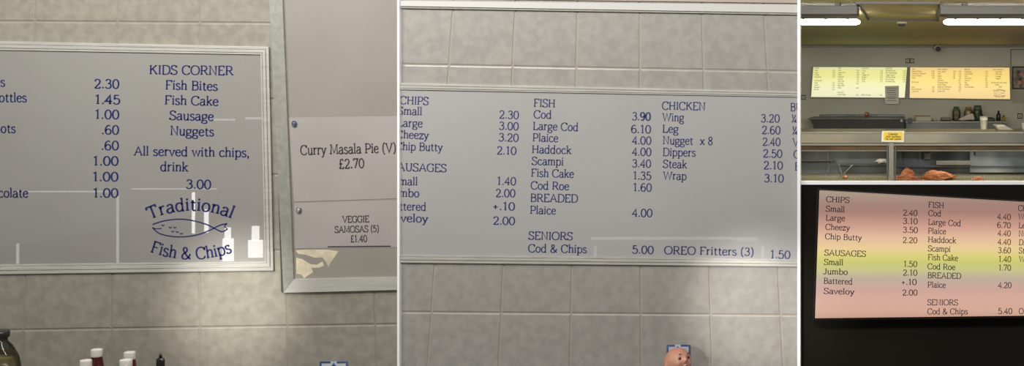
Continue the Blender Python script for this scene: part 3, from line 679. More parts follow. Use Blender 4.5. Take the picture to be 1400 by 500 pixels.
# ceiling hatch
def ceil_pt(px, py, z=CZ):
    Y = (CZ-EYE)*F/(PY-py); return ((px-PX)/F*Y, Y)
h = [ceil_pt(1187,25), ceil_pt(1282.6,26.2), ceil_pt(1284,2), ceil_pt(1171,2)]
bm = NB(); v = [bm.verts.new((x, y, CZ-.004)) for x, y in h]; w = [bm.verts.new((x, y, CZ-.0005)) for x, y in h]
bm.faces.new(v); bm.faces.new(w)
for i in range(4): bm.faces.new((v[i], v[(i+1)%4], w[(i+1)%4], w[i]))
th = thing('ceiling_hatch', 'yellowish hatch panel in the ceiling between the two strip lights', 'hatch', ((h[0][0]+h[1][0])/2, 6.2, CZ))
link('hatch_panel', bm, M['hatch'], th)
bm = NB()
for i in range(4):
    a, b2 = Vector(h[i]), Vector(h[(i+1)%4]); n = (b2-a).normalized(); nn = Vector((-n.y, n.x))*.007
    vs = [(a+nn), (b2+nn), (b2-nn), (a-nn)]
    lo_ = [bm.verts.new((q.x, q.y, CZ-.02)) for q in vs]; hi_ = [bm.verts.new((q.x, q.y, CZ-.0005)) for q in vs]
    bm.faces.new(lo_); bm.faces.new(hi_)
    for k in range(4): bm.faces.new((lo_[k], lo_[(k+1)%4], hi_[(k+1)%4], hi_[k]))
link('hatch_frame', bm, M['duct'], th)
# grey ducts
for nm, lab, a, b2 in (('ceiling_duct','grey flat duct under the ceiling above the left strip light',1030,1172),('ceiling_duct','grey flat duct under the ceiling above the right strip light',1285.5,1460)):
    t = thing(nm, lab, 'duct', (X((a+b2)/2,5.6), 5.7, CZ), 'flat ducts by the ceiling hatch')
    b = NB(); box(b, X(a,5.6), X(b2,5.6), 5.6, 5.82, Z(19.5,5.6), Z(7.5,5.6), .004); link('duct_body', b, M['duct'], t)
    b = NB()
    for k in (.2,.8):
        xx = X(a,5.6)+(X(b2,5.6)-X(a,5.6))*k; box(b, xx-.02, xx+.02, 5.66, 5.76, Z(7.5,5.6)-.001, CZ); link('bracket', b, M['duct'], t); b = NB()
    b.free()
# strip lights
def strip(x0, x1, label):
    Yf = 6.3; t = thing('strip_light', label, 'ceiling light', ((x0+x1)/2, Yf+.05, CZ), 'ceiling strip lights')
    za, zb, zc = Z(21.5,Yf), Z(25.6,Yf), Z(33.2,Yf)
    b = NB(); box(b, x0+.025, x1-.025, Yf+.01, Yf+.10, zb, za, .003); link('housing', b, M['fix_body'], t)
    b = NB()
    for k in (.15,.85):
        xx = x0+(x1-x0)*k; box(b, xx-.015, xx+.015, Yf+.04, Yf+.07, za-.001, CZ)
    link('mount', b, M['fix_body'], t)
    b = NB(); h2 = (zb-zc)/2; zm = (zb+zc)/2; n = 14; secs = []
    for xx, k in ((x0,.35),(x0+.012,.75),(x0+.035,1),(x1-.035,1),(x1-.012,.75),(x1,.35)):
        secs.append([b.verts.new((xx, Yf+.055+.055*k*math.cos(a*2*math.pi/n), zm+h2*k*math.sin(a*2*math.pi/n))) for a in range(n)])
    for a, c2 in zip(secs, secs[1:]):
        for i in range(n): b.faces.new((a[i], a[(i+1)%n], c2[(i+1)%n], c2[i]))
    b.faces.new(secs[0]); b.faces.new(secs[-1]); link('diffuser', b, M['tube'], t, True)
    for k in range(7):
        xx = x0+.1+k*(x1-x0-.2)/6
        b = NB(); box(b, xx-.012, xx+.012, Yf-.004, Yf+.008, zb-.006, zb+.012); link('clip', b, M['fix_body'], t)
strip(X(1175.2,6.3)-1.35, X(1175.2,6.3), 'glowing strip light at the left of the ceiling hatch')
strip(X(1290.5,6.3), X(1290.5,6.3)+1.35, 'glowing strip light at the right of the ceiling hatch')
# smoke detector
xx, yy = ceil_pt(1233, 30)
t = thing('smoke_detector', 'small round detector on the ceiling behind the hatch', 'smoke detector', (xx, yy, CZ))
b = NB(); lathe(b, [(.055,0),(.055,-.014),(.045,-.018)], xx, yy, CZ, seg=24); link('base', b, M['cup'], t, True)
b = NB(); lathe(b, [(.034,-.0175),(.034,-.032),(.024,-.042),(.01,-.044)], xx, yy, CZ, seg=24); link('sensor', b, M['duct'], t, True)
# security camera
c = P(1281.5, 66.5, 11.2)
t = thing('security_camera', 'small white security camera with black lens above the price boards', 'camera', (c.x, 11.3, CZ-.04))
b = NB(); tube(b, (c.x-.02, RW, c.z+.035), (c.x-.005, 11.3, c.z+.01), .018, 12); lathe(b, [(.035,0),(.035,.012)], c.x-.02, RW-.045, c.z+.028, seg=16); link('bracket', b, M['cup'], t)
b = NB(); tube(b, (c.x, 11.42, c.z+.02), (c.x+.01, 11.2, c.z), .052, 24); link('housing', b, M['cup'], t)
b = NB(); tube(b, (c.x+.011, 11.203, c.z-.004), (c.x+.013, 11.185, c.z-.006), .042, 24); link('lens', b, M['black'], t)
# sockets
def socket(px, py, w, h, label, n=1):
    t = thing('wall_socket', label, 'socket', P(px, py+h/2, RW-.001)); Yw = RW-.012
    b = NB(); prism(b, [(px-w/2,py-h/2),(px+w/2,py-h/2),(px+w/2,py+h/2),(px-w/2,py+h/2)], Yw, RW-.0005); link('plate', b, M['dark_gap'], t)
    for k in range(n):
        cx = px+(k-(n-1)/2)*w/n; b = NB(); q = w/n*.36
        prism(b, [(cx-q,py-h*.32),(cx+q,py-h*.32),(cx+q,py+h*.32),(cx-q,py+h*.32)], Yw-.004, Yw+.001); link('outlet', b, M['shop_wall'], t)
        b = NB(); prism(b, [(cx-q*.4,py-h*.05),(cx+q*.4,py-h*.05),(cx,py+h*.2)], Yw-.006, Yw-.003); link('pin_slot', b, M['black'], t)
socket(1244, 83.2, 12, 6.4, 'twin socket on the wall above the gap between the lit boards', 2)
socket(1098.4, 133, 6, 6.4, 'single socket on the wall left of the lit boards')
socket(1394.5, 158.5, 6.5, 7.5, 'single socket on the wall right of the small bottles')

# lit boards of the shop
def shop_board(label, q, stops, axis):
    Yb = RW-.001; t = thing('lit_menu_board', label, 'menu board', P((q[2][0]+q[3][0])/2, q[3][1], Yb))
    Yf = Yb-.10
    z0, z1 = Z(q[3][1], Yf), Z(q[0][1], Yf)
    m = ramp_emit('lit_sheet', stops, z0, z1, 1.0)
    o = [(a[0]+dx*1.2, a[1]+dy*1.2) for a, (dx, dy) in zip(q, ((-1,-1),(1,-1),(1,1),(-1,1)))]
    b = NB(); prism(b, q, Yf, Yb-.05); link('glowing_panel', b, m, t)
    b = NB(); ring(b, o, q, [(0,0),(0,.10),(.3,.104),(1,.104),(1,.098)], Yb); link('frame', b, M['alu_side'], t)
    return t, Yf-.003
gl = [(0,col(232,228,190)),(.25,col(238,236,190)),(.5,col(238,236,168)),(.7,col(230,226,140)),(.88,col(226,222,136)),(1,col(214,214,170))]
tl, Yt = shop_board('left lit price board in the shop glowing green yellow', [(1112,91.6),(1240,92),(1236.8,133.4),(1109,132.4)], gl, 'Z')
def col_lines(x, dy0, rows, step=2.97, w=1.0, px=None):
    out = []
    for k, s in rows:
        y = dy0+k*step; out.append((s, x-y*.03+2.8, y+.9, None, None))
    return out
LL = []
LL += col_lines(1113.6, 93.2, [(0,'CHIPS'),(1,'Small'),(2,'Large'),(3,'Cheezy'),(4,'Chip Butty'),(5.7,'SAUSAGES'),(6.7,'Small'),(7.7,'Jumbo'),(8.7,'Battered'),(9.7,'Saveloy')])
LL += col_lines(1138, 93.4, [(1,'2.30'),(2,'3.00'),(3,'3.20'),(4,'2.10'),(6.7,'1.40'),(7.7,'2.00'),(8.7,'+.10'),(9.7,'2.00')])
LL += col_lines(1146, 93, [(0,'FISH'),(1,'Cod'),(2,'Large Cod'),(3,'Plaice'),(4,'Haddock'),(5,'Scampi'),(6,'Fish Cake'),(7,'Cod Roe'),(8,'BREADED'),(9,'Plaice'),(11.2,'SENIORS'),(12.2,'Cod & Chips')])
LL += col_lines(1171, 93.4, [(1,'3.90'),(2,'6.10'),(3,'4.00'),(4,'4.00'),(5,'3.40'),(6,'1.35'),(7,'1.60'),(9,'4.00'),(12.2,'5.00')])
LL += col_lines(1178.6, 93.4, [(0,'CHICKEN'),(1,'Wing'),(2,'Leg'),(3,'Nugget x 8'),(4,'Dippers'),(5,'Steak'),(6,'Wrap'),(12.2,'OREO Fritters')])
LL += col_lines(1203.4, 93.6, [(1,'3.20'),(2,'2.60'),(3,'2.40'),(4,'2.50'),(5,'2.10'),(6,'3.10'),(12.2,'1.50')])
LL += col_lines(1211, 93.4, [(0,'BURGERS'),(1,'¼lb Beefburger'),(2,'¼lb Cheeseburger'),(3,'Veggie Burger'),(4,'Chicken Burger'),(5,'Bacon Burger'),(6,'¼lb Beefburger')])
LL += col_lines(1234.6, 93.8, [(1,'2.20'),(2,'2.40'),(3,'2.30'),(4,'2.50'),(5,'2.60'),(6,'3.10')])
add_lines(tl, LL, Yt, M['ink_black'], 1.75, .9, None, 1239.5)
gr = [(0,col(238,206,140)),(.3,col(246,218,140)),(.6,col(246,218,120)),(.85,col(242,206,112)),(1,col(226,192,130))]
tr, Yt = shop_board('right lit price board in the shop glowing warm orange', [(1244.6,92),(1380,92.4),(1381,135.4),(1243.8,133.6)], gr, 'Z')
LL = []
def cl(x, y0, rows, step=2.97):
    return [(s, x, y0+k*step+.9, None, None) for k, s in rows]
LL += cl(1246.6, 94.4, [(0,'PIES'),(1,'Steak & Kidney'),(2,'Chicken & Mushroom'),(3,'Meat & Potato'),(4,'Pasty'),(6,'SPECIALS'),(8.2,'Rolls'),(9.2,'Bread & Butter'),(10.2,'Steak Roll')])
LL += cl(1273.6, 94.4, [(1,'2.30'),(2,'2.30'),(3,'2.30'),(4,'1.90'),(8.2,'1.60'),(9.2,'1.20'),(10.2,'2.60')])
LL += cl(1282, 94.8, [(0,'SIDE ORDERS'),(1,'Curry Sauce'),(2,'Peas'),(3,'Beans'),(4,'Gravy'),(5,'Gherkins'),(6,'Pineapple Ring'),(7,'Onion Rings'),(8,'Battered Mushrooms'),(9,'Garlic Mushrooms'),(10,'Bread Roll')])
LL += cl(1303, 94.8, [(1,'1.00'),(2,'.80'),(3,'.80'),(4,'.80')]); LL += cl(1310.4, 94.8, [(1,'1.60'),(2,'1.20'),(3,'1.20'),(4,'1.20'),(5,'.60'),(6,'.60'),(7,'1.80'),(8,'2.00'),(9,'2.00'),(10,'.50')])
LL += cl(1318.6, 95, [(0,'DRINKS'),(1,'Milkshakes'),(2,'Juice Bottles'),(3,'Cans'),(4,'Fruit Shots'),(5,'Cartons'),(6,'Tea'),(7,'Coffee'),(8,'Hot Chocolate')])
LL += cl(1346.8, 95, [(1,'2.30'),(2,'1.45'),(3,'1.00'),(4,'.60'),(5,'.60'),(6,'1.00'),(7,'1.00'),(8,'1.00')])
LL += cl(1357.6, 95.2, [(0,'KIDS CORNER')]); LL += cl(1361, 95.2, [(1,'Fish Bites'),(2,'Fish Cake'),(3,'Sausage'),(4,'Nuggets')])
LL += [('All served with chips,',1355,113.6,1377,113.8),('drink',1360.5,116.4,1366,116.5),('3.00',1365,119.4,1369.5,119.5)]
add_lines(tr, LL, Yt, M['ink_black'], 1.75, .9, None, 1379)
b = NB(); sc = .137; mp_ = lambda x, y: (1366.5+(x-262)*sc, 127.2+(y-312)*sc)
fish_logo(b, mp_, Yt, .9); link('fish_drawing', b, M['ink_black'], tr, 'keep')
b = NB(); arc_text(b, 'Traditional', 1366.5, 127.2+15.8, 19.2, -24.5, 23, 2.3, Yt); arc_text(b, 'Fish & Chips', 1366.5, 127.2-17, 22.7, -20, 20, 2.3, Yt, inside=True)
link('heading', b, M['ink_black'], tr, 'keep')
# paper taped on left board
Yp = Yt+.0012
t = thing('paper_notice', 'grey paper sheet hanging off the lower right of the left lit board', 'notice', P(1219.5,142,Yp))
b = NB(); prism(b, [(1210,117.6),(1229,117.2),(1228.8,142.2),(1210.4,142)], Yp-.002, Yt-.0001+.0006); link('sheet', b, mat('grey_paper', col(236,233,222), rough=.8), t)
b = NB()
for k in range(7): prism(b, [(1212.5+(k%2),120.5+k*2.8),(1226-(k%3),120.5+k*2.8),(1226-(k%3),121.2+k*2.8),(1212.5+(k%2),121.2+k*2.8)], Yp-.0028, Yp-.0019)
link('print', b, M['duct'], t)
# poster and sheet on the right
t = thing('food_poster', 'framed food poster at the right edge of the shop wall', 'poster', P(1400,121,RW-.001))
b = NB(); ring(b, [(1383.6,90.6),(1425,90.6),(1425,121.8),(1383.6,121.8)], [(1385.6,92.6),(1423,92.6),(1423,119.8),(1385.6,119.8)], [(0,0),(0,.03),(1,.03),(1,.01)], RW); link('frame', b, M['dark_gap'], t)
b = NB(); prism(b, [(1385.4,92.4),(1423.2,92.4),(1423.2,120),(1385.4,120)], RW-.018, RW-.003); link('picture', b, M['poster'], t)
b = NB()
for x, y, r_ in ((1397,101,3.2),(1392,113,3.6),(1399,112,4)):
    prism(b, [(x+r_*math.cos(a*math.pi/6), y+r_*math.sin(a*math.pi/6)) for a in range(12)], RW-.021, RW-.0175)
link('food_photo', b, mat('dish_print', col(120,40,30), rough=.5, c2=col(190,150,110), scale=22), t)
t = tag(link('wall_sheet', prism(NB(), [(1384,122.6),(1425,122.6),(1425,141),(1384,141)], RW-.01, RW-.001), mat('pale_sheet', col(176,172,158), rough=.7)), 'blank pale panel on the wall below the food poster', 'panel')

# back ledge, left
Yl = 10.9
t = thing('range_ledge', 'long dark steel ledge at the back wall under the left lit board', 'ledge', (X(1170,Yl), Yl+.3, 0))
zt = Z(161.4, Yl)
b = NB(); box(b, X(1104.8,Yl), X(1236.6,Yl), Yl, RW-.001, zt-.02, zt, .003); link('ledge_top', b, M['steel_dark'], t)
b = NB(); box(b, X(1112,Yl), X(1236.4,Yl), Yl+.03, RW-.001, 0, zt-.0205); link('front_panel', b, mat('matt_grey_front', col(62,62,59), rough=.6), t)
b = NB(); prism(b, [(1108,162.8),(1117,162.8),(1117,175.5),(1113.8,175.5)], Yl+.012, Yl+.029); link('bracket', b, M['black'], t)
b = NB(); box(b, X(1114,Yl), X(1236,Yl), RW-.05, RW-.001, zt+.0003, zt+.035, .002); link('upstand', b, M['steel_dark'], t)
b = NB(); tube(b, P(1232.6,165,Yl+.03), P(1232.6,165,Yl+.0), .02, 18); link('knob', b, M['alu_side'], t)
make_doll(X(1185,11.15), 11.15, Z(152.4,11.15), zt+.012, .075, 'little red clothed doll sitting on the dark back ledge', M['red_cloth'], detail=False)
# back worktop, right
t = thing('back_worktop', 'steel back worktop with dark front under the right lit board', 'worktop', (X(1307,Yl), Yl+.3, 0))
zw = Z(165.6, Yl)
b = NB(); box(b, X(1238,Yl), X(1376.4,Yl), Yl, RW-.001, zw-.025, zw, .004); link('worktop_slab', b, M['steel_light'], t)
b = NB(); box(b, X(1239,Yl), X(1373,Yl), Yl+.04, RW-.001, 0, zw-.0255); link('front_panel', b, M['steel_dark'], t)
b = NB(); c = P(1243.8,164.6,Yl-.02); tube(b, (c.x, Yl-.001, c.z), (c.x, Yl-.05, c.z), .042, 24); tube(b, (c.x, Yl-.051, c.z), (c.x, Yl-.07, c.z), .026, 20); link('knob', b, M['black'], t)
W0 = zw+.0006
def wt_thing(name, label, cat, px, Y, group=None): return thing(name, label, cat, (X(px,Y), Y, W0), group)
# things on it
Y_ = 11.05
t = wt_thing('paper_stack', 'white stack of wrapping paper on the back worktop left end', 'paper', 1262, Y_)
b = NB(); n = 9
for k in range(n):
    dx = .004*math.sin(k*2.1); box(b, X(1252,Y_)+dx, X(1273,Y_)+dx, Y_-.06+.003*(k%3), Y_+.22, W0+k*.0068, W0+k*.0068+.006)
link('sheets', b, M['cup'], t)
b = NB(); box(b, X(1251,Y_), X(1271.5,Y_), Y_+.0, Y_+.2, W0+n*.0068, W0+n*.0068+.012, .003); link('top_bundle', b, M['brass_lid'], t)
for i, (px, r_) in enumerate(((1278.4,.024),(1283.2,.022))):
    t = wt_thing('small_dish', ('white round dish nearest the paper stack','white round dish nearest the shallow tray')[i], 'dish', px, Y_, 'white dishes on the back worktop')
    b = NB(); lathe(b, [(r_*.7,0),(r_,.012),(r_*1.05,.026),(r_*.95,.024),(r_*.6,.008)], X(px,Y_), Y_, W0, seg=20); link('bowl', b, M['cup'], t, True)
    b = NB(); lathe(b, [(r_*.85,.014),(r_*.8,.021),(r_*.3,.027)], X(px,Y_), Y_, W0, seg=16); link('contents', b, M['bag'], t, True)
t = wt_thing('shallow_tray', 'low tan tray between the white dishes and the jars', 'tray', 1293, Y_)
b = NB(); box(b, X(1287,Y_), X(1299.5,Y_), Y_-.04, Y_+.12, W0, W0+.01); 
for a in ((X(1287,Y_),X(1287,Y_)+.005,Y_-.04,Y_+.12),(X(1299.5,Y_)-.005,X(1299.5,Y_),Y_-.04,Y_+.12),(X(1287,Y_),X(1299.5,Y_),Y_-.04,Y_-.035),(X(1287,Y_),X(1299.5,Y_),Y_+.115,Y_+.12)): box(b, *a, W0, W0+.05)
link('tray_body', b, mat('tan_tray', col(140,120,104), rough=.6), t)
def jar(px, ptop, w, Y, label, lidm, fill, lidw=.72):
    cx = X(px,Y); zt = Z(ptop,Y); H = zt-W0; r = w/2/F*Y
    t = wt_thing('pickle_jar', label, 'jar', px, Y, 'pickle jars on the back worktop')
    pr = [(r*.9,0),(r,.01),(r*1.02,H*.6),(r*.94,H*.74),(r*lidw,H*.84),(r*lidw,H*.92)]
    b = NB(); lathe(b, pr, cx, Y, W0, seg=28); link('glass', b, M['glass'], t, True)
    b = NB(); lathe(b, [(q[0]*.94, q[1]*.96+.004) for q in pr[:4]], cx, Y, W0, seg=28); link('pickles', b, fill, t, True)
    b = NB(); lathe(b, [(r*lidw*1.04,0),(r*lidw*1.1,.004),(r*lidw*1.1,.024),(r*lidw,.028)], cx, Y, zt-.028, seg=28); link('lid', b, lidm, t, True)
jar(1307.5, 145.6, 11, 11.2, 'leftmost pickle jar with green lid and murky brine', M['green_lid'], M['jar_fill1'], .66)
jar(1324, 145.9, 11.5, 11.2, 'middle pickle jar with tan lid on the back worktop', M['brass_lid'], M['jar_fill2'], .66)
jar(1336.5, 143.8, 12, 11.15, 'rightmost and darkest pickle jar with wide green lid', M['green_lid'], M['jar_fill3'], .78)
# crumpled paper bag
t = wt_thing('paper_bag', 'white crumpled paper bag leaning in front of the jars', 'paper bag', 1322, 10.98)
def crumple(seed, amt=.12):
    def f(p):
        n_ = noise.noise(p*2.1+Vector((seed,0,0)))*amt*2+noise.noise(p*5+Vector((0,seed,0)))*amt*.8
        return p*(1+n_)
    return f
b = NB(); Yb_ = 10.98
pts = [(1310.4,163.8),(1312.5,162),(1318,159.4),(1324,157),(1330.2,155.2),(1331.6,158.5),(1332.6,163.6)]
prism(b, pts, Yb_-.03, Yb_+.05); bmesh.ops.triangulate(b, faces=b.faces); bmesh.ops.subdivide_edges(b, edges=b.edges[:], cuts=3)
for v in b.verts: v.co += Vector((0,1,0))*noise.noise(v.co*25)*.02; v.co.z = max(v.co.z+noise.noise(v.co*31)*.006, W0)
link('bag', b, M['bag'], t)
# black bottle by the green jar and the bottles on the right
def small_bottle(px, ptop, w, Y, label, m, cap, nm='bottle'):
    cx = X(px,Y); zt = Z(ptop,Y); H = zt-W0; r = w/2/F*Y
    t = wt_thing(nm, label, 'bottle', px, Y)
    b = NB(); lathe(b, [(r*.9,0),(r,.006),(r,H*.58),(r*.8,H*.68),(r*.42,H*.76),(r*.4,H*.82)], cx, Y, W0, seg=24); link('bottle_body', b, m, t, True)
    b = NB(); lathe(b, [(r*.5,0),(r*.5,H*.1),(r*.38,H*.16),(r*.3,H*.18)], cx, Y, zt-H*.18, seg=20); link('cap', b, cap, t, True)
small_bottle(1341.8, 150.6, 3.6, 11.0, 'slim black bottle touching the darkest jar on its right', M['black'], M['black'])
small_bottle(1365.2, 151, 6, 11.1, 'tall black bottle with round stopper right of the foam cup', mat('dark_plum_bottle', col(38,32,40), rough=.3), M['black'])
small_bottle(1372.2, 157.6, 6, 11.05, 'short squat bottle with yellow label, rightmost on the back worktop', M['label_y'], M['black'])
t = wt_thing('black_tub', 'low black tub between the foam cup and tall black bottle', 'tub', 1354.5, 11.05)
b = NB(); box(b, X(1350.8,11.05), X(1359.6,11.05), 11.0, 11.12, W0, Z(161.2,11.05), .006); link('tub_body', b, M['black'], t)
b = NB(); box(b, X(1350.4,11.05), X(1357,11.05), 10.995, 11.125, Z(161.2,11.05)+.0005, Z(160.4,11.05)+.004, .002); link('lid', b, M['fix_body'], t)

# ------------------------------------------------------------------ serving counter
Yc = 7.5; zc = Z(180.2, Yc); x0, x1 = -1.75, 1.75
tc_ = thing('serving_counter', 'stainless steel serving counter with heated glass display', 'counter', (0, Yc+.3, 0))
b = NB(); box(b, x0, x1, Yc, 8.08, zc-.018, zc, .004); link('counter_top', b, M['steel_light'], tc_)
b = NB(); box(b, x0, x1, Yc+.004, Yc+.03, Z(195.4,Yc), zc-.0185); link('fascia', b, M['steel'], tc_)
b = NB(); box(b, x0, x1, Yc-.012, Yc+.03, Z(199.0,Yc), Z(196.4,Yc), .003); link('lower_rail', b, M['steel_light'], tc_)
b = NB(); box(b, x0, x1, Yc+.01, Yc+.028, Z(196.4,Yc)+.0005, Z(195.4,Yc)-.0005); link('shadow_gap', b, M['black'], tc_)
b = NB(); box(b, x0, x1, Yc+.04, Yc+.16, Z(205.2,Yc+.04), Z(199.2,Yc+.04)+.01, .004); link('heater_housing', b, M['glow_tinted_steel'], tc_)
b = NB(); box(b, x0, x1, Yc+.035, Yc+.055, Z(206.4,Yc+.035), Z(205.2,Yc+.04)-.0006); link('heater_lip', b, M['sign_white'], tc_)
b = NB(); box(b, x0, x1, 8.04, 8.06, .3, zc-.02); link('back_panel', b, M['steel_inner'], tc_)
for a in ((x0, x0+.02),(x1-.02, x1)):
    b = NB(); box(b, *a, Yc+.03, 8.04, .3, zc-.02); link('end_panel', b, M['steel_inner'], tc_)
# sloping perforated tray floor
b = NB()
za, zb = Z(250.5, Yc+.05), Z(236.8, 8.02)
vv = [(x0+.02,Yc+.05,za),(x1-.02,Yc+.05,za),(x1-.02,8.02,zb),(x0+.02,8.02,zb)]
v = [b.verts.new(q) for q in vv]; w = [b.verts.new((q[0],q[1],q[2]-.006)) for q in vv]
b.faces.new(v); b.faces.new(w)
for i in range(4): b.faces.new((v[i], v[(i+1)%4], w[(i+1)%4], w[i]))
link('perforated_tray', b, M['mesh_metal'], tc_)
b = NB(); box(b, x0, x1, Yc, Yc+.03, .05, Z(254,Yc)); box(b, x0, x1, Yc+.03, 8.06, .05, .29); link('counter_base', b, M['steel'], tc_)
# posts and glass
b = NB(); box(b, X(1215.2,Yc), X(1222,Yc), Yc-.03, Yc+.025, Z(254,Yc)-.02, Z(195.6,Yc), .003); link('post', b, M['steel_light'], tc_)
for a, c2 in ((1212.2,1214.4),(1223,1225.2)):
    b = NB(); box(b, X(a,Yc), X(c2,Yc), Yc-.008, Yc+.02, Z(254,Yc), Z(199.2,Yc), .002); link('glazing_bar', b, M['steel_dark'], tc_)
for a, c2 in ((1247+x0*1000/Yc,1212),(1225.4,1247+x1*1000/Yc)):
    b = NB(); box(b, X(a,Yc), X(c2,Yc), Yc+.002, Yc+.008, Z(253.8,Yc), Z(199.2,Yc)); link('glass_pane', b, M['display_glass'], tc_)
# inner rails and shelves
b = NB(); box(b, X(1145,8), X(1211,8), 7.9, 7.99, Z(223.8,8), Z(222.6,8)); link('inner_shelf', b, M['steel_dark'], tc_)
b = NB(); box(b, x0+.03, X(1142,8), 7.9, 7.99, Z(218.6,8), Z(217,8)); link('inner_shelf', b, M['steel_dark'], tc_)
b = NB(); box(b, X(1228,8), x1-.03, 7.93, 7.99, Z(227.2,8), Z(225.8,8)); link('inner_shelf', b, M['steel_dark'], tc_)
for px in (1132.5, 1231.6, 1258, 1332.5):
    b = NB(); box(b, X(px,8)-.009, X(px,8)+.009, 7.995, 8.035, Z(236,8), Z(206,8)); link('upright', b, M['steel_inner'], tc_)
b = NB(); box(b, X(1332.2,7.7)-.008, X(1332.2,7.7)+.008, 7.66, 7.68, Z(212,7.7), Z(206.6,7.7)); link('hook', b, M['black'], tc_)
b = NB(); box(b, X(1326,7.97), x1-.03, 7.955, 7.97, Z(235.5,7.97), Z(206.8,7.97), .002); link('added_reflection_panel', b, mat('painted_reflection_steel', col(112,118,122), rough=.3, metal=.4, c2=col(176,180,182), scale=3, detail=1), tc_, label='lighter panel painted for the bright reflection')  # lighter panel added to paint the bright reflection at the display's right
b = NB(); box(b, X(1263,8), X(1272,8), 7.97, 8.035, Z(217.5,8), Z(208.5,8), .004); link('control_box', b, M['steel_dark'], tc_)
b = NB(); box(b, X(1279.5,8), X(1327,8), 7.9, 7.925, Z(224,8), Z(218.6,8), .003); link('label_strip', b, M['steel_light'], tc_, label='pale strip across the display back')

# caution sign
t = thing('caution_sign', 'yellow hot surface caution sign on the steel counter front', 'sign', P(1220.5,193.6,Yc))
b = NB(); prism(b, [(1205.8,178.8),(1236.2,178.8),(1235.6,194.2),(1205,193.6)], Yc-.006, Yc+.0035); link('backing_plate', b, M['sign_white'], t)
b = NB(); prism(b, [(1208.2,180.4),(1234.2,180.4),(1233.8,192),(1207.8,191.6)], Yc-.0075, Yc-.0055); link('yellow_face', b, M['yellow'], t)
b = NB(); text(b, 'Caution', 1214.4, 184.4, 1227.6, 184.5, 2.7, Yc-.009, sans=True); text(b, 'Hot surface', 1211.4, 187.8, 1231.4, 187.9, 2.5, Yc-.009, sans=True); text(b, 'Do not touch', 1210.4, 191, 1232, 191.1, 2.5, Yc-.009, sans=True)
link('sign_text', b, M['black'], t, 'keep')
# things on the counter
KT = zc+.0006
Yu = 7.95; cx = X(1345,Yu); H = Z(160.6,Yu)-KT; r_ = 5.4/F*Yu
t = thing('foam_cups', 'stack of white foam cups standing on the steel counter', 'cups', (cx, Yu, KT))
b = NB(); pr = [(r_*.72,0),(r_*.78,.003),(r_*.97,H*.78)]
z = H*.78
for k in range(4): pr += [(r_*1.04,z+.001),(r_*1.04,z+.008),(r_*.98,z+.009)]; z += .010
pr += [(r_*1.04,z),(r_*1.04,H),(r_*.96,H),(r_*.8,H*.4)]
lathe(b, pr, cx, Yu, KT, seg=28); link('cup_stack', b, M['cup'], t, True)
t = thing('paper_sheets', 'loose white paper sheets lying at the right of the foam cups', 'paper', (X(1370,7.9), 7.9, KT))
for k in range(3):
    b = NB(); sh_ = [(1357+k*1.2,168+k*.3),(1370+k*.7,168.4+k*.3),(1384.5+k*.4,177.4),(1364.5+k*.6,177.4)]
    q = []
    for i, (px, py) in enumerate(sh_):
        Yq = 8.06 if i < 2 else 7.86
        q.append(Vector((X(px,Yq), Yq, (KT+.052-k*.003) if i < 2 else KT+.004-k*.0013)))
    v = [b.verts.new(a) for a in q]; w = [b.verts.new(a-Vector((0,0,.0008))) for a in q]
    b.faces.new(v); b.faces.new(w)
    for i in range(4): b.faces.new((v[i], v[(i+1)%4], w[(i+1)%4], w[i]))
    link('sheet', b, M['cup'], t)
b = NB(); box(b, X(1360,8)+.02, X(1366,8)+.06, 7.98, 8.07, KT, KT+.044, .003); link('pad', b, M['cup'], t)
t = thing('white_tub', 'white tub on the counter cut by the right edge of the shop view', 'tub', (X(1402,7.95), 7.95, KT))
b = NB(); lathe(b, [(.036,0),(.04,.004),(.046,.058),(.048,.06),(.048,.066),(.044,.066),(.04,.05)], X(1402.5,7.95), 7.95, KT, seg=28); link('tub_body', b, M['cup'], t, True)

# food in the display
def tray_z(Y): return za+(zb-za)*(Y-(Yc+.05))/(8.02-(Yc+.05))
def batter(px, Y, w, h, d, seed, label, nm='battered_fish', cat='battered fish', grp='battered fish in the hot display'):
    cx = X(px,Y); z0_ = tray_z(Y-d*.6)
    b = NB()
    def f(p):
        p = Vector((p.x, p.y, p.z)); tp = 1-.7*max(0, p.x)**1.3-.45*max(0,-p.x)**2
        n_ = noise.noise(p*1.7+Vector((seed*3.1,0,0)))*.36+noise.noise(p*4.3+Vector((0,seed*1.7,0)))*.24+noise.noise(p*9+Vector((seed,0,4)))*.12
        q = p*(1+n_); q.y *= tp; q.z *= tp; q.z += .25*p.x*p.x*0; return q
    ball(b, (cx, Y, z0_+h*.45), w/2, d/2, h*.55, 4, f)
    for v in b.verts: v.co.z = max(v.co.z, tray_z(v.co.y)+.0015)
    o = link(nm, b, M['batter'], None, True); tag(o, label, cat, grp)
batter(1238, 7.66, .27, .075, .13, 1, 'piece of battered fish nearest the steel display post, lying lowest')
batter(1241, 7.84, .14, .10, .10, 2, 'piece of battered fish lying behind the lowest piece by the post')
batter(1283, 7.72, .36, .105, .15, 3, 'largest piece of battered fish, in the middle of the right display')
batter(1262, 7.60, .12, .035, .06, 9, 'flat scrap of batter between the two biggest fish pieces')
batter(1338, 7.64, .125, .055, .1, 4, 'small piece of battered fish alone at the right of the display')
batter(1156, 7.78, .055, .035, .05, 5, 'small orange scrap of batter in the left display', cat='batter scrap', grp=None)
t = thing('serving_tongs', 'thin wire tongs standing in the left display beside batter scrap', 'tongs', (X(1150,7.8), 7.8, tray_z(7.8)))
b = NB(); tube(b, P(1150.5,236.8,7.84), P(1146.5,224,7.86), .004); link('arm', b, M['steel_light'], t)
b = NB(); tube(b, P(1153,238,7.80), P(1166,225,7.84), .004); link('arm', b, M['steel_light'], t)
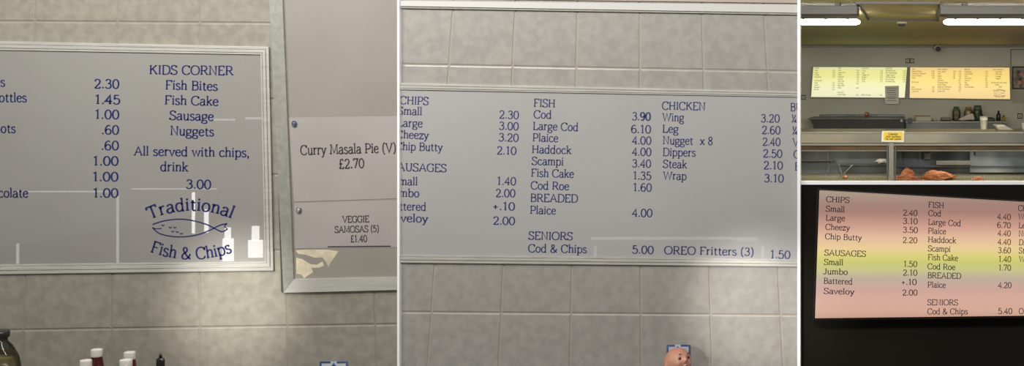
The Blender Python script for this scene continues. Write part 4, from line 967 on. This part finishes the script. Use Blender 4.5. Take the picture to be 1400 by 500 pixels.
b = NB(); tube(b, P(1150.5,236.8,7.84), P(1153,238,7.80), .005); tube(b, P(1153,238,7.80), P(1143,247.5,7.64), .004); link('grip', b, M['steel_light'], t)
b = NB(); c = P(1204.5,220,7.95); ball(b, (c.x, c.y, Z(222.6,7.95)+.022), .062, .03, .024, 3, crumple(3,.28))
tag(link('crumpled_paper', b, M['bag'], None, True), 'crumpled white paper on the shelf inside the left display', 'paper')

# ------------------------------------------------------------------ glowing slits added behind the viewer, shaped to reflect in the price boards
k = 1
def glow_slit(a, b2, c2, d, mm=None):
    global k
    Yv = -0.8; D = 2*(WY-.0044)-Yv
    b = NB(); box(b, X(a, D), X(b2, D), Yv-.01, Yv, Z(d, D), Z(c2, D)); struct('reflection_slit_%d' % k, b, mm or M['slit_glow']); k += 1
for q in ((304,318,326,357),(307,314,311,327),(339,358,328,352),(344,353,309,329),(262.2,264.8,263,319),(279,283.4,286,318)): glow_slit(*q)
dim = mat('dim_slit_glow', (1,1,1,1), emit=(1,.99,.97,1), es=3)
for q in ((159,160.6,268,360),(22,24,333,361),(292,320,162.2,164.8),(335,357,160,163),(20,155,261,262.6),(180,295,257.4,259),(808,1000,324,327.6),(1001,1035,325,329),(1041,1044.4,336,356),(812,815,336,352)): glow_slit(*q, dim)

# ------------------------------------------------------------------ light
def area(name, loc, target, sx, sy, e, c=(1,1,1)):
    l = bpy.data.lights.new(name, 'AREA'); l.shape = 'RECTANGLE'; l.size = sx; l.size_y = sy; l.energy = e; l.color = c
    o = bpy.data.objects.new(name, l); C.objects.link(o); o.location = loc
    o.rotation_euler = (Vector(target)-Vector(loc)).to_track_quat('-Z', 'Y').to_euler(); return o
def spot(name, loc, target, e, ang, blend=1, c=(1,1,1), rad=.05):
    l = bpy.data.lights.new(name, 'SPOT'); l.energy = e; l.spot_size = math.radians(ang); l.spot_blend = blend; l.color = c; l.shadow_soft_size = rad
    o = bpy.data.objects.new(name, l); C.objects.link(o); o.location = loc
    o.rotation_euler = (Vector(target)-Vector(loc)).to_track_quat('-Z', 'Y').to_euler(); return o
area('front_ceiling_lamp', (-1.3, .7, 2.75), (-1.2, 2.2, 1.2), 4.2, .3, 63, (1,.98,.94))
area('left_wall_fill', (-2.0, 1.45, 2.6), (-2.0, 2.2, 1.6), 1.3, .1, 12, (1,.98,.94))  # unseen fill added close above the left wall for its top-to-bottom falloff
spot('hot_patch_spot', (-.9, 1.0, 1.2), P(1040, 425, WY), 65, 24, 1, (1,.97,.92))  # unseen spot added to brighten the lower right of the centre tiles
area('shop_fill', (0, 3.0, 2.15), (0, 9.5, 1.3), 3.4, .3, 150, (1,.97,.88))  # unseen fill added to lift the dark shop interior

spot('hot_patch_spot', (-1.9, 1.2, 1.5), P(322, 412, WY), 75, 24, 1, (1,.97,.9))  # unseen spot added for the bright patch under the left board
w = bpy.data.worlds.new('world'); bpy.context.scene.world = w; w.use_nodes = True
w.node_tree.nodes['Background'].inputs[0].default_value = (1,.99,.97,1); w.node_tree.nodes['Background'].inputs[1].default_value = .22
for s_ in (-1,1):
    l = bpy.data.lights.new('display_heat_lamp', 'AREA'); l.shape = 'RECTANGLE'; l.size = 1.1; l.size_y = .05; l.energy = 3.5; l.color = (1,.93,.82)
    o = bpy.data.objects.new('display_heat_lamp', l); C.objects.link(o); o.location = (s_*.75, Yc+.2, Z(203,Yc)); o.rotation_euler = (0,0,0)

# ------------------------------------------------------------------ camera
cam = bpy.data.cameras.new('camera'); co = bpy.data.objects.new('camera', cam); C.objects.link(co)
co.location = (0, 0, EYE); co.rotation_euler = (math.pi/2, 0, 0)
cam.sensor_fit = 'HORIZONTAL'; cam.sensor_width = 36; cam.lens = 36*F/1400
cam.shift_x = (700-PX)/1400; cam.shift_y = (PY-250)/1400; cam.clip_start = .05; cam.clip_end = 100
sc = bpy.context.scene; sc.camera = co
sc.view_settings.view_transform = 'Standard'; sc.view_settings.look = 'None'; sc.view_settings.exposure = 0; sc.view_settings.gamma = 1
sc.view_settings.use_curve_mapping = False
